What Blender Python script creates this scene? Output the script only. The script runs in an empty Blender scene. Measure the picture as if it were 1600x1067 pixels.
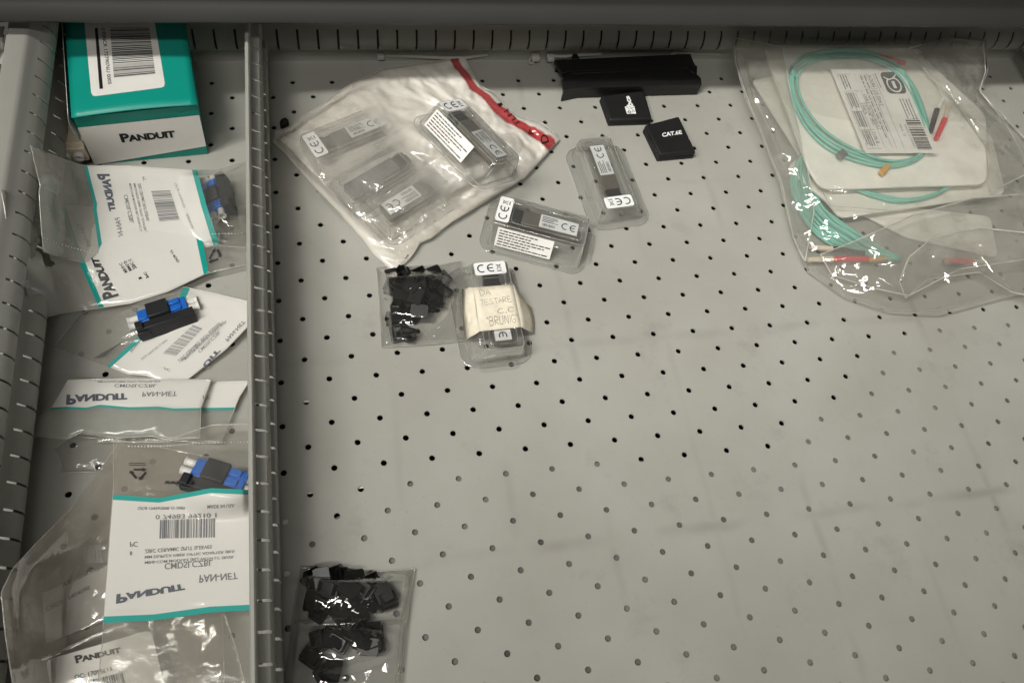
import bpy, bmesh, math, random
import numpy as np
from mathutils import Vector, Matrix, noise
from mathutils.bvhtree import BVHTree

random.seed(7)
S = 0.001                                   # the script works in millimetres
scn = bpy.context.scene
COL = scn.collection

# ------------------------------------------------------------------ camera
F_PX, CX, CY = 1250.823, 800.0, 533.5       # focal length in photo pixels (1600 wide)
RW = np.array([[0.9784690517499091, -0.15060056777673744, 0.14113037856155436],
               [-0.07153017223873062, -0.888853747020119, -0.45257314421551875],
               [0.19360203828240252, 0.4327337349813942, -0.8804883675434287]])
CAM = np.array([-150.64290650548216, -283.1492798975967, 546.3112318815045])
cd = bpy.data.cameras.new('camera')
cam = bpy.data.objects.new('camera', cd)
COL.objects.link(cam)
M = Matrix.Identity(4)
for r in range(3):
    M[r][0], M[r][1], M[r][2] = RW[0][r], -RW[1][r], -RW[2][r]
    M[r][3] = CAM[r] * S
cam.matrix_world = M
cd.sensor_width = 36.0
cd.lens = F_PX / 1600 * 36
cd.clip_start = 0.01
cd.clip_end = 50
scn.camera = cam

# ------------------------------------------------------------------ light
w = bpy.data.worlds.new('World')
scn.world = w
w.use_nodes = True
w.node_tree.nodes['Background'].inputs[0].default_value = (1.0, 0.95, 0.87, 1)
w.node_tree.nodes['Background'].inputs[1].default_value = 0.065


def tube_lamp(name, loc, target, lx, ly, power, col=(1.0, 0.975, 0.905), spread=180):
    l = bpy.data.lights.new(name, 'AREA')
    l.shape = 'RECTANGLE'
    l.size, l.size_y = lx, ly
    l.energy = power
    l.color = col
    l.spread = math.radians(spread)
    o = bpy.data.objects.new(name, l)
    COL.objects.link(o)
    o.location = loc
    zc = (Vector(loc) - Vector(target)).normalized()
    xc = (Vector((1, 0, 0)) - zc * zc.x).normalized()      # the tube runs along the cabinet
    yc = zc.cross(xc)
    o.rotation_euler = Matrix((xc, yc, zc)).transposed().to_euler()
    return o


# one workshop ceiling tube, then three lamps added to shape pools and fill
tube_lamp('ceiling_tube_left', (-1.1, -0.28, 1.7), (0.1, 0.08, 0), 1.0, 0.08, 10.2)
tube_lamp('pool_lamp_left', (-0.9, -0.24, 1.6), (0.27, 0.10, 0), 0.8, 0.08, 1.0, spread=42)
tube_lamp('pool_lamp_back', (-0.5, -0.22, 1.7), (0.25, 0.17, 0), 0.8, 0.08, 0.50, spread=34)
tube_lamp('fill_lamp_near', (-0.38, -1.05, 1.9), (0.15, 0.06, 0), 1.2, 0.10, 2.0, spread=66)

scn.view_settings.view_transform = 'Standard'
scn.view_settings.look = 'None'
scn.view_settings.gamma = 1
scn.view_settings.use_curve_mapping = False
scn.view_settings.exposure = 0.10
scn.render.engine = 'CYCLES'
cy = scn.cycles
cy.max_bounces = 12
cy.transparent_max_bounces = 40
cy.glossy_bounces = 4
cy.transmission_bounces = 6
cy.use_denoising = True
cy.sample_clamp_indirect = 6
cy.caustics_reflective = False
cy.caustics_refractive = False


# ------------------------------------------------------------------ projection helpers
def ray(u, v):
    d = RW.T @ np.array([(u - CX) / F_PX, (v - CY) / F_PX, 1.0])
    return d


def bp(u, v, z=0.0):
    """point of the photo pixel (u, v) at height z above the drawer floor, mm"""
    d = ray(u, v)
    s = (z - CAM[2]) / d[2]
    return CAM + s * d


def pr(X):
    c = RW @ (np.array(X) - CAM)
    return c[:2] / c[2] * F_PX + [CX, CY]


# ------------------------------------------------------------------ node helpers
def new_mat(name):
    m = bpy.data.materials.new(name)
    m.use_nodes = True
    nt = m.node_tree
    nt.nodes.clear()
    out = nt.nodes.new('ShaderNodeOutputMaterial')
    return m, nt, out


def N(nt, typ, **kw):
    n = nt.nodes.new(typ)
    for k, v in kw.items():
        if k in n.inputs:
            n.inputs[k].default_value = v
        else:
            setattr(n, k, v)
    return n


def L(nt, a, b):
    nt.links.new(a, b)


def bump(nt, scale, strength, dist=0.0005, detail=4, rough=0.6, coord='Object', prev=None, stretch=None):
    tc = N(nt, 'ShaderNodeTexCoord')
    src = tc.outputs[coord]
    if stretch:
        mp = N(nt, 'ShaderNodeMapping')
        mp.inputs['Scale'].default_value = stretch
        L(nt, src, mp.inputs[0])
        src = mp.outputs[0]
    nz = N(nt, 'ShaderNodeTexNoise')
    nz.inputs['Scale'].default_value = scale
    nz.inputs['Detail'].default_value = detail
    nz.inputs['Roughness'].default_value = rough
    L(nt, src, nz.inputs['Vector'])
    b = N(nt, 'ShaderNodeBump')
    b.inputs['Strength'].default_value = strength
    b.inputs['Distance'].default_value = dist
    L(nt, nz.outputs[0], b.inputs['Height'])
    if prev:
        L(nt, prev, b.inputs['Normal'])
    return b.outputs[0]


def plain(name, col, rough=0.5, metal=0.0, spec=0.5, var=0.08, vscale=60, bmp=0.0, bscale=600, coat=0.0):
    """Principled with a little colour and gloss variation"""
    m, nt, out = new_mat(name)
    p = N(nt, 'ShaderNodeBsdfPrincipled')
    tc = N(nt, 'ShaderNodeTexCoord')
    nz = N(nt, 'ShaderNodeTexNoise')
    nz.inputs['Scale'].default_value = vscale
    nz.inputs['Detail'].default_value = 6
    L(nt, tc.outputs['Object'], nz.inputs['Vector'])
    cr = N(nt, 'ShaderNodeValToRGB')
    cr.color_ramp.elements[0].position = 0.3
    cr.color_ramp.elements[1].position = 0.7
    a, b = 1 - var, 1 + var
    cr.color_ramp.elements[0].color = (col[0] * a, col[1] * a, col[2] * a, 1)
    cr.color_ramp.elements[1].color = (min(1, col[0] * b), min(1, col[1] * b), min(1, col[2] * b), 1)
    L(nt, nz.outputs[0], cr.inputs[0])
    L(nt, cr.outputs[0], p.inputs['Base Color'])
    mr = N(nt, 'ShaderNodeMapRange')
    mr.inputs['To Min'].default_value = rough * 0.85
    mr.inputs['To Max'].default_value = min(1, rough * 1.15)
    L(nt, nz.outputs[0], mr.inputs[0])
    L(nt, mr.outputs[0], p.inputs['Roughness'])
    p.inputs['Metallic'].default_value = metal
    p.inputs['Specular IOR Level'].default_value = spec
    if coat:
        p.inputs['Coat Weight'].default_value = coat
        p.inputs['Coat Roughness'].default_value = 0.15
    if bmp:
        L(nt, bump(nt, bscale, bmp, 0.0003), p.inputs['Normal'])
    L(nt, p.outputs[0], out.inputs[0])
    return m


def film(name, milky=0.06, tint=(0.95, 0.95, 0.93), milk_col=(0.75, 0.73, 0.68), rough=0.10, gloss=1.0,
         axis=None, stops=None, crinkle=0.25, cscale=160, edge=0.0, trans=0.35, fine=0.1, stretch=None, interp='CONSTANT', wob=0.0):
    """clear plastic film; `stops` [(pos, (r, g, b, a))] prints opaque bands along u or v"""
    m, nt, out = new_mat(name)
    nrm = bump(nt, cscale, crinkle, 0.0015, detail=3, rough=0.55, stretch=stretch)
    nrm = bump(nt, cscale * 5, fine, 0.0006, detail=3, prev=nrm)
    tr = N(nt, 'ShaderNodeBsdfTransparent')
    tr.inputs[0].default_value = (*tint, 1)
    df = N(nt, 'ShaderNodeBsdfDiffuse')
    df.inputs[0].default_value = (*milk_col, 1)
    tl = N(nt, 'ShaderNodeBsdfTranslucent')
    tl.inputs[0].default_value = (*milk_col, 1)
    L(nt, nrm, df.inputs['Normal'])
    L(nt, nrm, tl.inputs['Normal'])
    milk = N(nt, 'ShaderNodeMixShader')
    milk.inputs[0].default_value = trans
    L(nt, df.outputs[0], milk.inputs[1])
    L(nt, tl.outputs[0], milk.inputs[2])
    # milkiness varies over the sheet (rubbed, folded, doubled film)
    tc = N(nt, 'ShaderNodeTexCoord')
    nz = N(nt, 'ShaderNodeTexNoise')
    nz.inputs['Scale'].default_value = 45
    nz.inputs['Detail'].default_value = 5
    L(nt, tc.outputs['Object'], nz.inputs['Vector'])
    mr = N(nt, 'ShaderNodeMapRange')
    mr.inputs['From Min'].default_value = 0.3
    mr.inputs['From Max'].default_value = 0.7
    mr.inputs['To Min'].default_value = milky * 0.6
    mr.inputs['To Max'].default_value = milky * 1.4
    L(nt, nz.outputs[0], mr.inputs[0])
    fac = mr.outputs[0]
    if edge:                                  # grazing view: thicker looking
        lw = N(nt, 'ShaderNodeLayerWeight')
        lw.inputs[0].default_value = 0.35
        mu = N(nt, 'ShaderNodeMath', operation='MULTIPLY_ADD')
        L(nt, lw.outputs['Facing'], mu.inputs[0])
        mu.inputs[1].default_value = edge
        L(nt, fac, mu.inputs[2])
        mu.use_clamp = True
        fac = mu.outputs[0]
    body = N(nt, 'ShaderNodeMixShader')
    L(nt, fac, body.inputs[0])
    L(nt, tr.outputs[0], body.inputs[1])
    L(nt, milk.outputs[0], body.inputs[2])
    last = body.outputs[0]
    if stops:
        uv = N(nt, 'ShaderNodeUVMap')
        sp = N(nt, 'ShaderNodeSeparateXYZ')
        L(nt, uv.outputs[0], sp.inputs[0])
        cr = N(nt, 'ShaderNodeValToRGB')
        cr.color_ramp.interpolation = interp
        e = cr.color_ramp.elements
        while len(e) > 1:
            e.remove(e[-1])
        e[0].position, e[0].color = stops[0][0], stops[0][1]
        for p_, c_ in stops[1:]:
            k = e.new(p_)
            k.color = c_
        if wob:
            wn = N(nt, 'ShaderNodeTexNoise')
            wn.inputs['Scale'].default_value = 30
            wn.inputs['Detail'].default_value = 4
            L(nt, tc.outputs['Object'], wn.inputs['Vector'])
            wm = N(nt, 'ShaderNodeMath', operation='MULTIPLY_ADD')
            L(nt, wn.outputs[0], wm.inputs[0])
            wm.inputs[1].default_value = wob
            wa = N(nt, 'ShaderNodeMath', operation='SUBTRACT')
            L(nt, sp.outputs[axis], wm.inputs[2])
            L(nt, wm.outputs[0], wa.inputs[0])
            wa.inputs[1].default_value = wob / 2
            L(nt, wa.outputs[0], cr.inputs[0])
        else:
            L(nt, sp.outputs[axis], cr.inputs[0])
        pd = N(nt, 'ShaderNodeBsdfDiffuse')
        L(nt, cr.outputs[0], pd.inputs[0])
        L(nt, nrm, pd.inputs['Normal'])
        mx = N(nt, 'ShaderNodeMixShader')
        L(nt, cr.outputs[1], mx.inputs[0])
        L(nt, last, mx.inputs[1])
        L(nt, pd.outputs[0], mx.inputs[2])
        last = mx.outputs[0]
    gl = N(nt, 'ShaderNodeBsdfGlossy')
    gl.inputs['Color'].default_value = (1, 1, 1, 1)
    gl.inputs['Roughness'].default_value = rough
    L(nt, nrm, gl.inputs['Normal'])
    # Schlick reflectance, the same from both faces of the sheet
    lf = N(nt, 'ShaderNodeLayerWeight')
    lf.inputs[0].default_value = 0.5
    L(nt, nrm, lf.inputs['Normal'])
    pw_ = N(nt, 'ShaderNodeMath', operation='POWER')
    L(nt, lf.outputs['Facing'], pw_.inputs[0])
    pw_.inputs[1].default_value = 5.0
    sc = N(nt, 'ShaderNodeMath', operation='MULTIPLY_ADD')
    L(nt, pw_.outputs[0], sc.inputs[0])
    sc.inputs[1].default_value = 0.75 * gloss
    sc.inputs[2].default_value = 0.04 * gloss
    sc.use_clamp = True
    fin = N(nt, 'ShaderNodeMixShader')
    L(nt, sc.outputs[0], fin.inputs[0])
    L(nt, last, fin.inputs[1])
    L(nt, gl.outputs[0], fin.inputs[2])
    L(nt, fin.outputs[0], out.inputs[0])
    return m


# ------------------------------------------------------------------ object helpers
def thing(name, label, cat, loc=(0, 0, 0), rot=None, group=None):
    o = bpy.data.objects.new(name, None)
    COL.objects.link(o)
    o.empty_display_size = 0.01
    o.location = Vector(loc) * S
    if rot is not None:
        o.rotation_euler = rot
    o['label'] = label
    o['category'] = cat
    if group:
        o['group'] = group
    return o


def mesh(name, verts, faces, mat, parent=None, smooth=False, uv=None, world=True, label=None):
    """ONE mesh object; verts in mm, in world axes (world=True) or in the parent's own"""
    off = Vector((0, 0, 0))
    if parent is not None and world:
        p = parent
        while p is not None:
            off += p.location / S
            p = p.parent
    me = bpy.data.meshes.new(name)
    me.from_pydata([((v[0] - off[0]) * S, (v[1] - off[1]) * S, (v[2] - off[2]) * S) for v in verts], [], faces)
    if smooth:
        me.polygons.foreach_set('use_smooth', [True] * len(me.polygons))
    if uv is not None:
        lay = me.uv_layers.new(name='UVMap')
        idx = np.zeros(len(me.loops), dtype=int)
        me.loops.foreach_get('vertex_index', idx)
        lay.data.foreach_set('uv', np.array(uv)[idx].ravel())
    me.materials.append(mat)
    me.update()
    o = bpy.data.objects.new(name, me)
    COL.objects.link(o)
    if parent is not None:
        o.parent = parent
    if label:
        o['label'] = label
    return o


def smooth_by_angle(o, deg=35):
    me = o.data
    me.polygons.foreach_set('use_smooth', [True] * len(me.polygons))
    try:
        me.set_sharp_from_angle(angle=math.radians(deg))
    except Exception:
        pass


def bevel(o, wd, seg=2):
    md = o.modifiers.new('bevel', 'BEVEL')
    md.width = wd * S
    md.segments = seg
    md.limit_method = 'ANGLE'
    md.angle_limit = math.radians(40)
    smooth_by_angle(o, 50)


def solid(o, th, offset=0):
    md = o.modifiers.new('solid', 'SOLIDIFY')
    md.thickness = th * S
    md.offset = offset


def copy_tree(o, parent=None):
    c = o.copy()
    COL.objects.link(c)
    c.parent = parent
    for ch in list(o.children):
        copy_tree(ch, c)
    return c


class G:
    """verts + faces collector"""
    def __init__(self):
        self.v, self.f = [], []

    def add(self, v, f):
        b = len(self.v)
        self.v += [tuple(p) for p in v]
        self.f += [tuple(i + b for i in q) for q in f]
        return self

    def box(self, x0, x1, y0, y1, z0, z1):
        v = [(x, y, z) for z in (z0, z1) for y in (y0, y1) for x in (x0, x1)]
        return self.add(v, [(0, 2, 3, 1), (4, 5, 7, 6), (0, 1, 5, 4), (2, 6, 7, 3), (0, 4, 6, 2), (1, 3, 7, 5)])

    def loft(self, rings, cap0=True, cap1=True):
        n = len(rings[0])
        v = [p for r in rings for p in r]
        f = []
        for k in range(len(rings) - 1):
            for i in range(n):
                j = (i + 1) % n
                f.append((k * n + i, k * n + j, (k + 1) * n + j, (k + 1) * n + i))
        if cap0:
            f.append(tuple(range(n - 1, -1, -1)))
        if cap1:
            f.append(tuple((len(rings) - 1) * n + i for i in range(n)))
        return self.add(v, f)

    def cyl(self, p0, p1, r0, r1, n=20, cap0=True, cap1=True):
        p0, p1 = Vector(p0), Vector(p1)
        d = (p1 - p0).normalized()
        a = d.orthogonal().normalized()
        b = d.cross(a)
        rings = [[p + (a * math.cos(2 * math.pi * i / n) + b * math.sin(2 * math.pi * i / n)) * r for i in range(n)]
                 for p, r in ((p0, r0), (p1, r1))]
        return self.loft(rings, cap0, cap1)

    def tube(self, pts, r, n=8, closed=False):
        pts = [Vector(p) for p in pts]
        m = len(pts)
        rings = []
        for i, p in enumerate(pts):
            d = (pts[(i + 1) % m if closed else min(i + 1, m - 1)] - pts[i - 1 if (closed or i) else 0])
            d = d.normalized() if d.length > 1e-6 else Vector((1, 0, 0))
            a = d.cross(Vector((0, 0, 1)))
            a = a.normalized() if a.length > 1e-4 else Vector((1, 0, 0))
            b = a.cross(d)
            rr = r[i] if isinstance(r, (list, tuple)) else r
            rings.append([p + (a * math.cos(2 * math.pi * k / n) + b * math.sin(2 * math.pi * k / n)) * rr for k in range(n)])
        if closed:
            rings.append(rings[0])
        return self.loft(rings, not closed, not closed)

    def out(self, name, mat, parent=None, world=True, smooth=False, label=None):
        return mesh(name, self.v, self.f, mat, parent, smooth, None, world, label)


def rrect(cx, cy, lx, ly, r, z, n=5):
    pts = []
    r = min(r, lx / 2 - 0.01, ly / 2 - 0.01)
    for k, (sx, sy) in enumerate(((1, 1), (-1, 1), (-1, -1), (1, -1))):
        ox, oy = cx + sx * (lx / 2 - r), cy + sy * (ly / 2 - r)
        for i in range(n + 1):
            a = math.pi / 2 * (k + i / n)
            pts.append((ox + r * math.cos(a), oy + r * math.sin(a), z))
    return pts


def catmull(pts, closed=False, per=10):
    P = [np.array(p, float) for p in pts]
    n = len(P)
    out = []
    rng = n if closed else n - 1
    for i in range(rng):
        p0 = P[(i - 1) % n] if closed or i > 0 else P[0]
        p1, p2 = P[i], P[(i + 1) % n]
        p3 = P[(i + 2) % n] if closed or i + 2 < n else P[-1]
        for k in range(per):
            t = k / per
            out.append(0.5 * ((2 * p1) + (-p0 + p2) * t + (2 * p0 - 5 * p1 + 4 * p2 - p3) * t * t + (-p0 + 3 * p1 - 3 * p2 + p3) * t ** 3))
    if not closed:
        out.append(P[-1])
    return out


# ------------------------------------------------------------------ flat graphics (2d verts in their own box) and draping
def text2d(s, bold=0.0, shear=0.0, space=1.0, sx=1.0):
    cu = bpy.data.curves.new('lettering', 'FONT')
    cu.body = s
    cu.offset = bold
    cu.shear = shear
    cu.space_character = space
    cu.resolution_u = 3
    ob = bpy.data.objects.new('lettering_tmp', cu)
    COL.objects.link(ob)
    dg = bpy.context.evaluated_depsgraph_get()
    dg.update()
    me = ob.evaluated_get(dg).to_mesh()
    v = [(q.co.x * sx, q.co.y) for q in me.vertices]
    f = [tuple(p.vertices) for p in me.polygons]
    ob.evaluated_get(dg).to_mesh_clear()
    bpy.data.objects.remove(ob)
    bpy.data.curves.remove(cu)
    return v, f


def merge2d(*gs):
    v, f = [], []
    for g in gs:
        b = len(v)
        v += g[0]
        f += [tuple(i + b for i in q) for q in g[1]]
    return v, f


def xf2d(g, sx=1, sy=1, tx=0, ty=0, rot=0):
    c, s = math.cos(rot), math.sin(rot)
    return [((x * sx) * c - (y * sy) * s + tx, (x * sx) * s + (y * sy) * c + ty) for x, y in g[0]], g[1]


def norm2d(g, keep=None):
    """scale to the unit box"""
    xs = [p[0] for p in g[0]]
    ys = [p[1] for p in g[0]]
    x0, x1, y0, y1 = min(xs), max(xs), min(ys), max(ys)
    if keep:
        x0, x1, y0, y1 = keep
    return [((x - x0) / (x1 - x0), (y - y0) / (y1 - y0)) for x, y in g[0]], g[1]


def logo_text():
    """the heavy slanted logo word with its large first letter"""
    a = norm2d(text2d('P', 0.045))
    b = norm2d(text2d('ANDUIT', 0.05, 0.0, 0.95))
    return norm2d(merge2d(xf2d(a, 0.165, 1.0), xf2d(b, 0.868, 0.76, 0.132, 0.0)))


def ribbon2d(pts, wd, closed=False):
    v, f = [], []
    n = len(pts)
    for i, p in enumerate(pts):
        a = pts[i - 1] if (i or closed) else pts[0]
        b = pts[(i + 1) % n] if (i < n - 1 or closed) else pts[-1]
        dx, dy = b[0] - a[0], b[1] - a[1]
        l = math.hypot(dx, dy) or 1
        v += [(p[0] - dy / l * wd / 2, p[1] + dx / l * wd / 2), (p[0] + dy / l * wd / 2, p[1] - dx / l * wd / 2)]
    for i in range(n - 1 + (1 if closed else 0)):
        j = (i + 1) % n
        f.append((2 * i, 2 * i + 1, 2 * j + 1, 2 * j))
    return v, f


def arc2d(cx, cy, r, a0, a1, wd, n=14):
    return ribbon2d([(cx + r * math.cos(math.radians(a0 + (a1 - a0) * i / n)), cy + r * math.sin(math.radians(a0 + (a1 - a0) * i / n))) for i in range(n + 1)], wd)


def ce2d(x=0.0, h=8.0):
    """the CE mark, height h, starting at x"""
    r = h / 2
    return merge2d(arc2d(x + r, r, r * 0.86, 60, 300, h * 0.14),
                   arc2d(x + r * 3.1, r, r * 0.86, 60, 300, h * 0.14),
                   ribbon2d([(x + r * 2.3, r), (x + r * 3.4, r)], h * 0.13))


def bin2d(x, h):
    """crossed-out wheeled bin with its bar"""
    w_ = h * 0.62
    q = h * 0.055
    return merge2d(ribbon2d([(x, h * .30), (x + w_, h)], q), ribbon2d([(x, h), (x + w_, h * .30)], q),
                   ribbon2d([(x + w_ * .2, h * .85), (x + w_ * .28, h * .35), (x + w_ * .72, h * .35), (x + w_ * .8, h * .85)], q, True),
                   ribbon2d([(x + w_ * .12, h * .88), (x + w_ * .88, h * .88)], q * 1.6),
                   ribbon2d([(x + w_ * .05, h * .08), (x + w_ * .95, h * .08)], h * .12))


def bars2d(n=34, seed=1, fill=0.5, wob=0):
    """barcode in the unit box, bars across x"""
    rnd = random.Random(seed)
    ws = [(rnd.choice((1, 1, 2, 3)), rnd.choice((1, 1, 2, 2, 3))) for _ in range(n)]
    tot = sum(a + b for a, b in ws)
    x = 0
    v, f = [], []
    for a, b in ws:
        x0, x1 = x / tot, (x + a) / tot
        k = len(v)
        v += [(x0, 0), (x1, 0), (x1, .25), (x1, .5), (x1, .75), (x1, 1), (x0, 1), (x0, .75), (x0, .5), (x0, .25)]
        f += [(k, k + 1, k + 2, k + 9), (k + 9, k + 2, k + 3, k + 8), (k + 8, k + 3, k + 4, k + 7), (k + 7, k + 4, k + 5, k + 6)]
        x += a + b
    return v, f


def lines2d(rows, seed=1, th=0.45, short=0.7):
    """rows of fine print too small to read: word-like dashes in the unit box"""
    rnd = random.Random(seed)
    v, f = [], []
    for r in range(rows):
        y0 = 1 - (r + 0.75) / rows
        y1 = y0 + th / rows
        x = 0.0
        end = 1.0 if rnd.random() < 0.6 else rnd.uniform(short, 1)
        while x < end - 0.02:
            wd = rnd.uniform(0.03, 0.11)
            x1 = min(end, x + wd)
            k = len(v)
            v += [(x, y0), (x1, y0), (x1, y1), (x, y1)]
            f.append((k, k + 1, k + 2, k + 3))
            x = x1 + 0.018
    return v, f


def quad2d(n=6):
    v = [(i / n, j / n) for j in range(n + 1) for i in range(n + 1)]
    f = [(j * (n + 1) + i, j * (n + 1) + i + 1, (j + 1) * (n + 1) + i + 1, (j + 1) * (n + 1) + i) for j in range(n) for i in range(n)]
    return v, f


def rquad2d(ax, ay, r, n=6):
    """rounded rectangle in the unit box as a fine grid; ax, ay = its real size so that the corners are round"""
    m = 20
    v = []
    for j in range(m + 1):
        for i in range(m + 1):
            x, y = (i / m - .5) * ax, (j / m - .5) * ay
            ux, uy = abs(x) - (ax / 2 - r), abs(y) - (ay / 2 - r)
            if ux > 0 and uy > 0:
                k = max(ux, uy) / math.hypot(ux, uy)
                x = math.copysign(ax / 2 - r + ux * k, x)
                y = math.copysign(ay / 2 - r + uy * k, y)
            v.append((x / ax + .5, y / ay + .5))
    f = [(j * (m + 1) + i, j * (m + 1) + i + 1, (j + 1) * (m + 1) + i + 1, (j + 1) * (m + 1) + i) for j in range(m) for i in range(m)]
    return v, f


BV = {}
BORDER = {}
M_WELD = None


def bvh_of(key, verts, faces):
    BV[key] = BVHTree.FromPolygons([tuple(v) for v in verts], [tuple(f) for f in faces])


def drop(u, v, keys, zdef):
    """first surface of `keys` that photo pixel (u, v) meets, else the level zdef"""
    d = Vector(ray(u, v)).normalized()
    best, bd = None, 1e9
    for k in keys:
        h = BV[k].ray_cast(Vector(CAM), d)
        if h[0] is not None and h[3] < bd:
            best, bd = h[0], h[3]
    if best is None:
        best = Vector(bp(u, v, zdef))
    return best, d


def drape(name, g, corners, keys, mat, parent, off=0.3, zdef=5, label=None):
    """lay 2d graphics (unit box) on a surface; corners = photo pixels of (0,0) (1,0) (0,1) [(1,1)]"""
    a, b, c = [np.array(q, float) for q in corners[:3]]
    d4 = np.array(corners[3], float) if len(corners) > 3 else b + c - a
    vs = []
    for x, y in g[0]:
        q = a * (1 - x) * (1 - y) + b * x * (1 - y) + c * (1 - x) * y + d4 * x * y
        h, d = drop(q[0], q[1], keys, zdef)
        vs.append(tuple(h - d * off))
    return mesh(name, vs, g[1], mat, parent, label=label)


# ------------------------------------------------------------------ film pouches
def edge_fn(pts):
    """pts [(t, px, py, z)]"""
    P = np.array(pts, float)

    def fn(t):
        return np.array([np.interp(t, P[:, 0], P[:, k]) for k in (1, 2, 3)])
    return fn


def crumple_fn(seed, amps, warp=6.0):
    """sum of folded triangle waves (sharp creases, flat facets) in mm"""
    rnd = random.Random(seed)
    waves = []
    for lam, amp, cnt in amps:
        for _ in range(cnt):
            th = rnd.uniform(0, math.pi)
            waves.append((math.cos(th) / lam, math.sin(th) / lam, rnd.random(), amp / cnt ** 0.5, rnd.uniform(0, 100)))

    def fn(x, y):
        n1 = noise.noise(Vector((x * 0.03 + seed, y * 0.03, 0))) * warp
        n2 = noise.noise(Vector((x * 0.03, y * 0.03 + seed, 7))) * warp
        h = 0
        for cx_, cy_, ph, am, so in waves:
            t = (x + n1) * cx_ + (y + n2) * cy_ + ph
            t = abs((t % 1.0) * 2 - 1)
            mask = 0.5 + 0.9 * noise.noise(Vector((x * 0.02 + so, y * 0.02, so)))
            h += am * (t - 0.5) * max(0, min(1.2, mask))
        return h
    return fn


def pouch(name, parent, key, top, right, bottom, left, mat, nu=70, nv=70, bulge=4, bumps=(), amps=((30, 2, 3), (12, .8, 3)),
          seed=1, mat_bottom=None, holes=(), power=0.45, flat=None, under=True, zmin=0.6, warp=6.0, label=None, lip=0.12, zsag=0):
    """closed bag: a top and a bottom sheet over a Coons patch whose border is traced as photo pixels + heights.
    top: u 0-1 at v=0, bottom: u 0-1 at v=1, left: v 0-1 at u=0, right: v 0-1 at u=1"""
    T, R_, B_, L_ = edge_fn(top), edge_fn(right), edge_fn(bottom), edge_fn(left)
    c00, c10, c01, c11 = T(0), T(1), B_(0), B_(1)
    cf = crumple_fn(seed, amps, warp)
    vt, vb, uv = [], [], []
    for j in range(nv + 1):
        v = j / nv
        for i in range(nu + 1):
            u = i / nu
            q = (1 - v) * T(u) + v * B_(u) + (1 - u) * L_(v) + u * R_(v) - ((1 - u) * (1 - v) * c00 + u * (1 - v) * c10 + (1 - u) * v * c01 + u * v * c11)
            if zsag:                      # hangs down quickly from a raised left edge
                zl, zr = L_(v)[2], R_(v)[2]
                q[2] += (zr + (zl - zr) * (1 - u) ** zsag) - ((1 - u) * zl + u * zr)
            tp = max(0.0, 16 * u * (1 - u) * v * (1 - v))
            tp_b = tp ** power
            edge_t = min(1, min(u, 1 - u, v, 1 - v) / lip)
            w0 = bp(q[0], q[1], q[2])
            z = q[2] + bulge * tp_b
            for bu, bv, ru, rv, bh in bumps:
                e = ((u - bu) / ru) ** 2 + ((v - bv) / rv) ** 2
                if e < 4:
                    z = max(z, q[2] + bh * math.exp(-e * e * 0.35) * min(1, edge_t * 1.5))
            cr = cf(w0[0], w0[1])
            fl = flat(u, v) if flat else 1.0
            z += cr * (0.25 + 0.75 * edge_t) * fl
            z = max(z, zmin)
            w1 = bp(q[0], q[1], z)
            vt.append(tuple(w1))
            zb = max(zmin * 0.6, min(q[2] - 0.2, z - 0.4) if tp > 0 else z)
            vb.append(tuple(bp(q[0], q[1], zb)) if tp > 0 else tuple(w1))
            uv.append((u, v))
    n = (nu + 1) * (nv + 1)
    keep = []
    for j in range(nv):
        for i in range(nu):
            k = j * (nu + 1) + i
            if holes:
                cpx = pr(np.mean([vt[k], vt[k + 1], vt[k + nu + 1], vt[k + nu + 2]], axis=0))
                if any(inside(cpx, h) for h in holes):
                    continue
            keep.append((k, k + 1, k + nu + 2, k + nu + 1))
    w1_ = nu + 1
    BORDER[key] = [vt[i] for i in range(w1_)] + [vt[j * w1_ + nu] for j in range(1, nv + 1)] + [vt[nv * w1_ + i] for i in range(nu - 1, -1, -1)] + [vt[j * w1_] for j in range(nv - 1, 0, -1)]
    ft = [(a, d, c, b) for a, b, c, d in keep]
    o = mesh(name if not under else 'front_film', vt, ft, mat, parent, True, uv, label=label)
    bvh_of(key, vt, ft)
    rim(parent, key, .6 if 'fold' in name else .34)
    if under:
        mesh('back_film', vb, keep, mat_bottom or mat, parent, True, uv)
    return o


def rim(parent, key, r=.32):
    """thin pale edge round the whole pouch"""
    g = G()
    P = BORDER[key]
    P = [p for i, p in enumerate(P) if i == 0 or (Vector(p) - Vector(P[i - 1])).length > .3]
    g.tube(P, r, 6, True)
    mesh('pale_film_edge', g.v, g.f, M_WELD if r < .5 else M_FOLD, parent, True)


def inside(p, poly):
    x, y = p
    r = False
    n = len(poly)
    for i in range(n):
        x0, y0 = poly[i]
        x1, y1 = poly[(i + 1) % n]
        if (y0 > y) != (y1 > y) and x < (x1 - x0) * (y - y0) / (y1 - y0) + x0:
            r = not r
    return r


def E4(pts, z):
    """edge from pixel points: fill in t by length and a height"""
    if len(pts[0]) == 4:
        return pts
    P = np.array([p[-2:] if len(p) == 3 else p for p in pts], float)
    d = np.r_[0, np.cumsum(np.hypot(*np.diff(P, axis=0).T))]
    d /= d[-1]
    z = z if isinstance(z, (list, tuple)) else (z, z)
    return [((p[0] if len(p) == 3 else d[i]), P[i][0], P[i][1], z[0] + (z[1] - z[0]) * d[i]) for i, p in enumerate(pts)]


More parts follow.
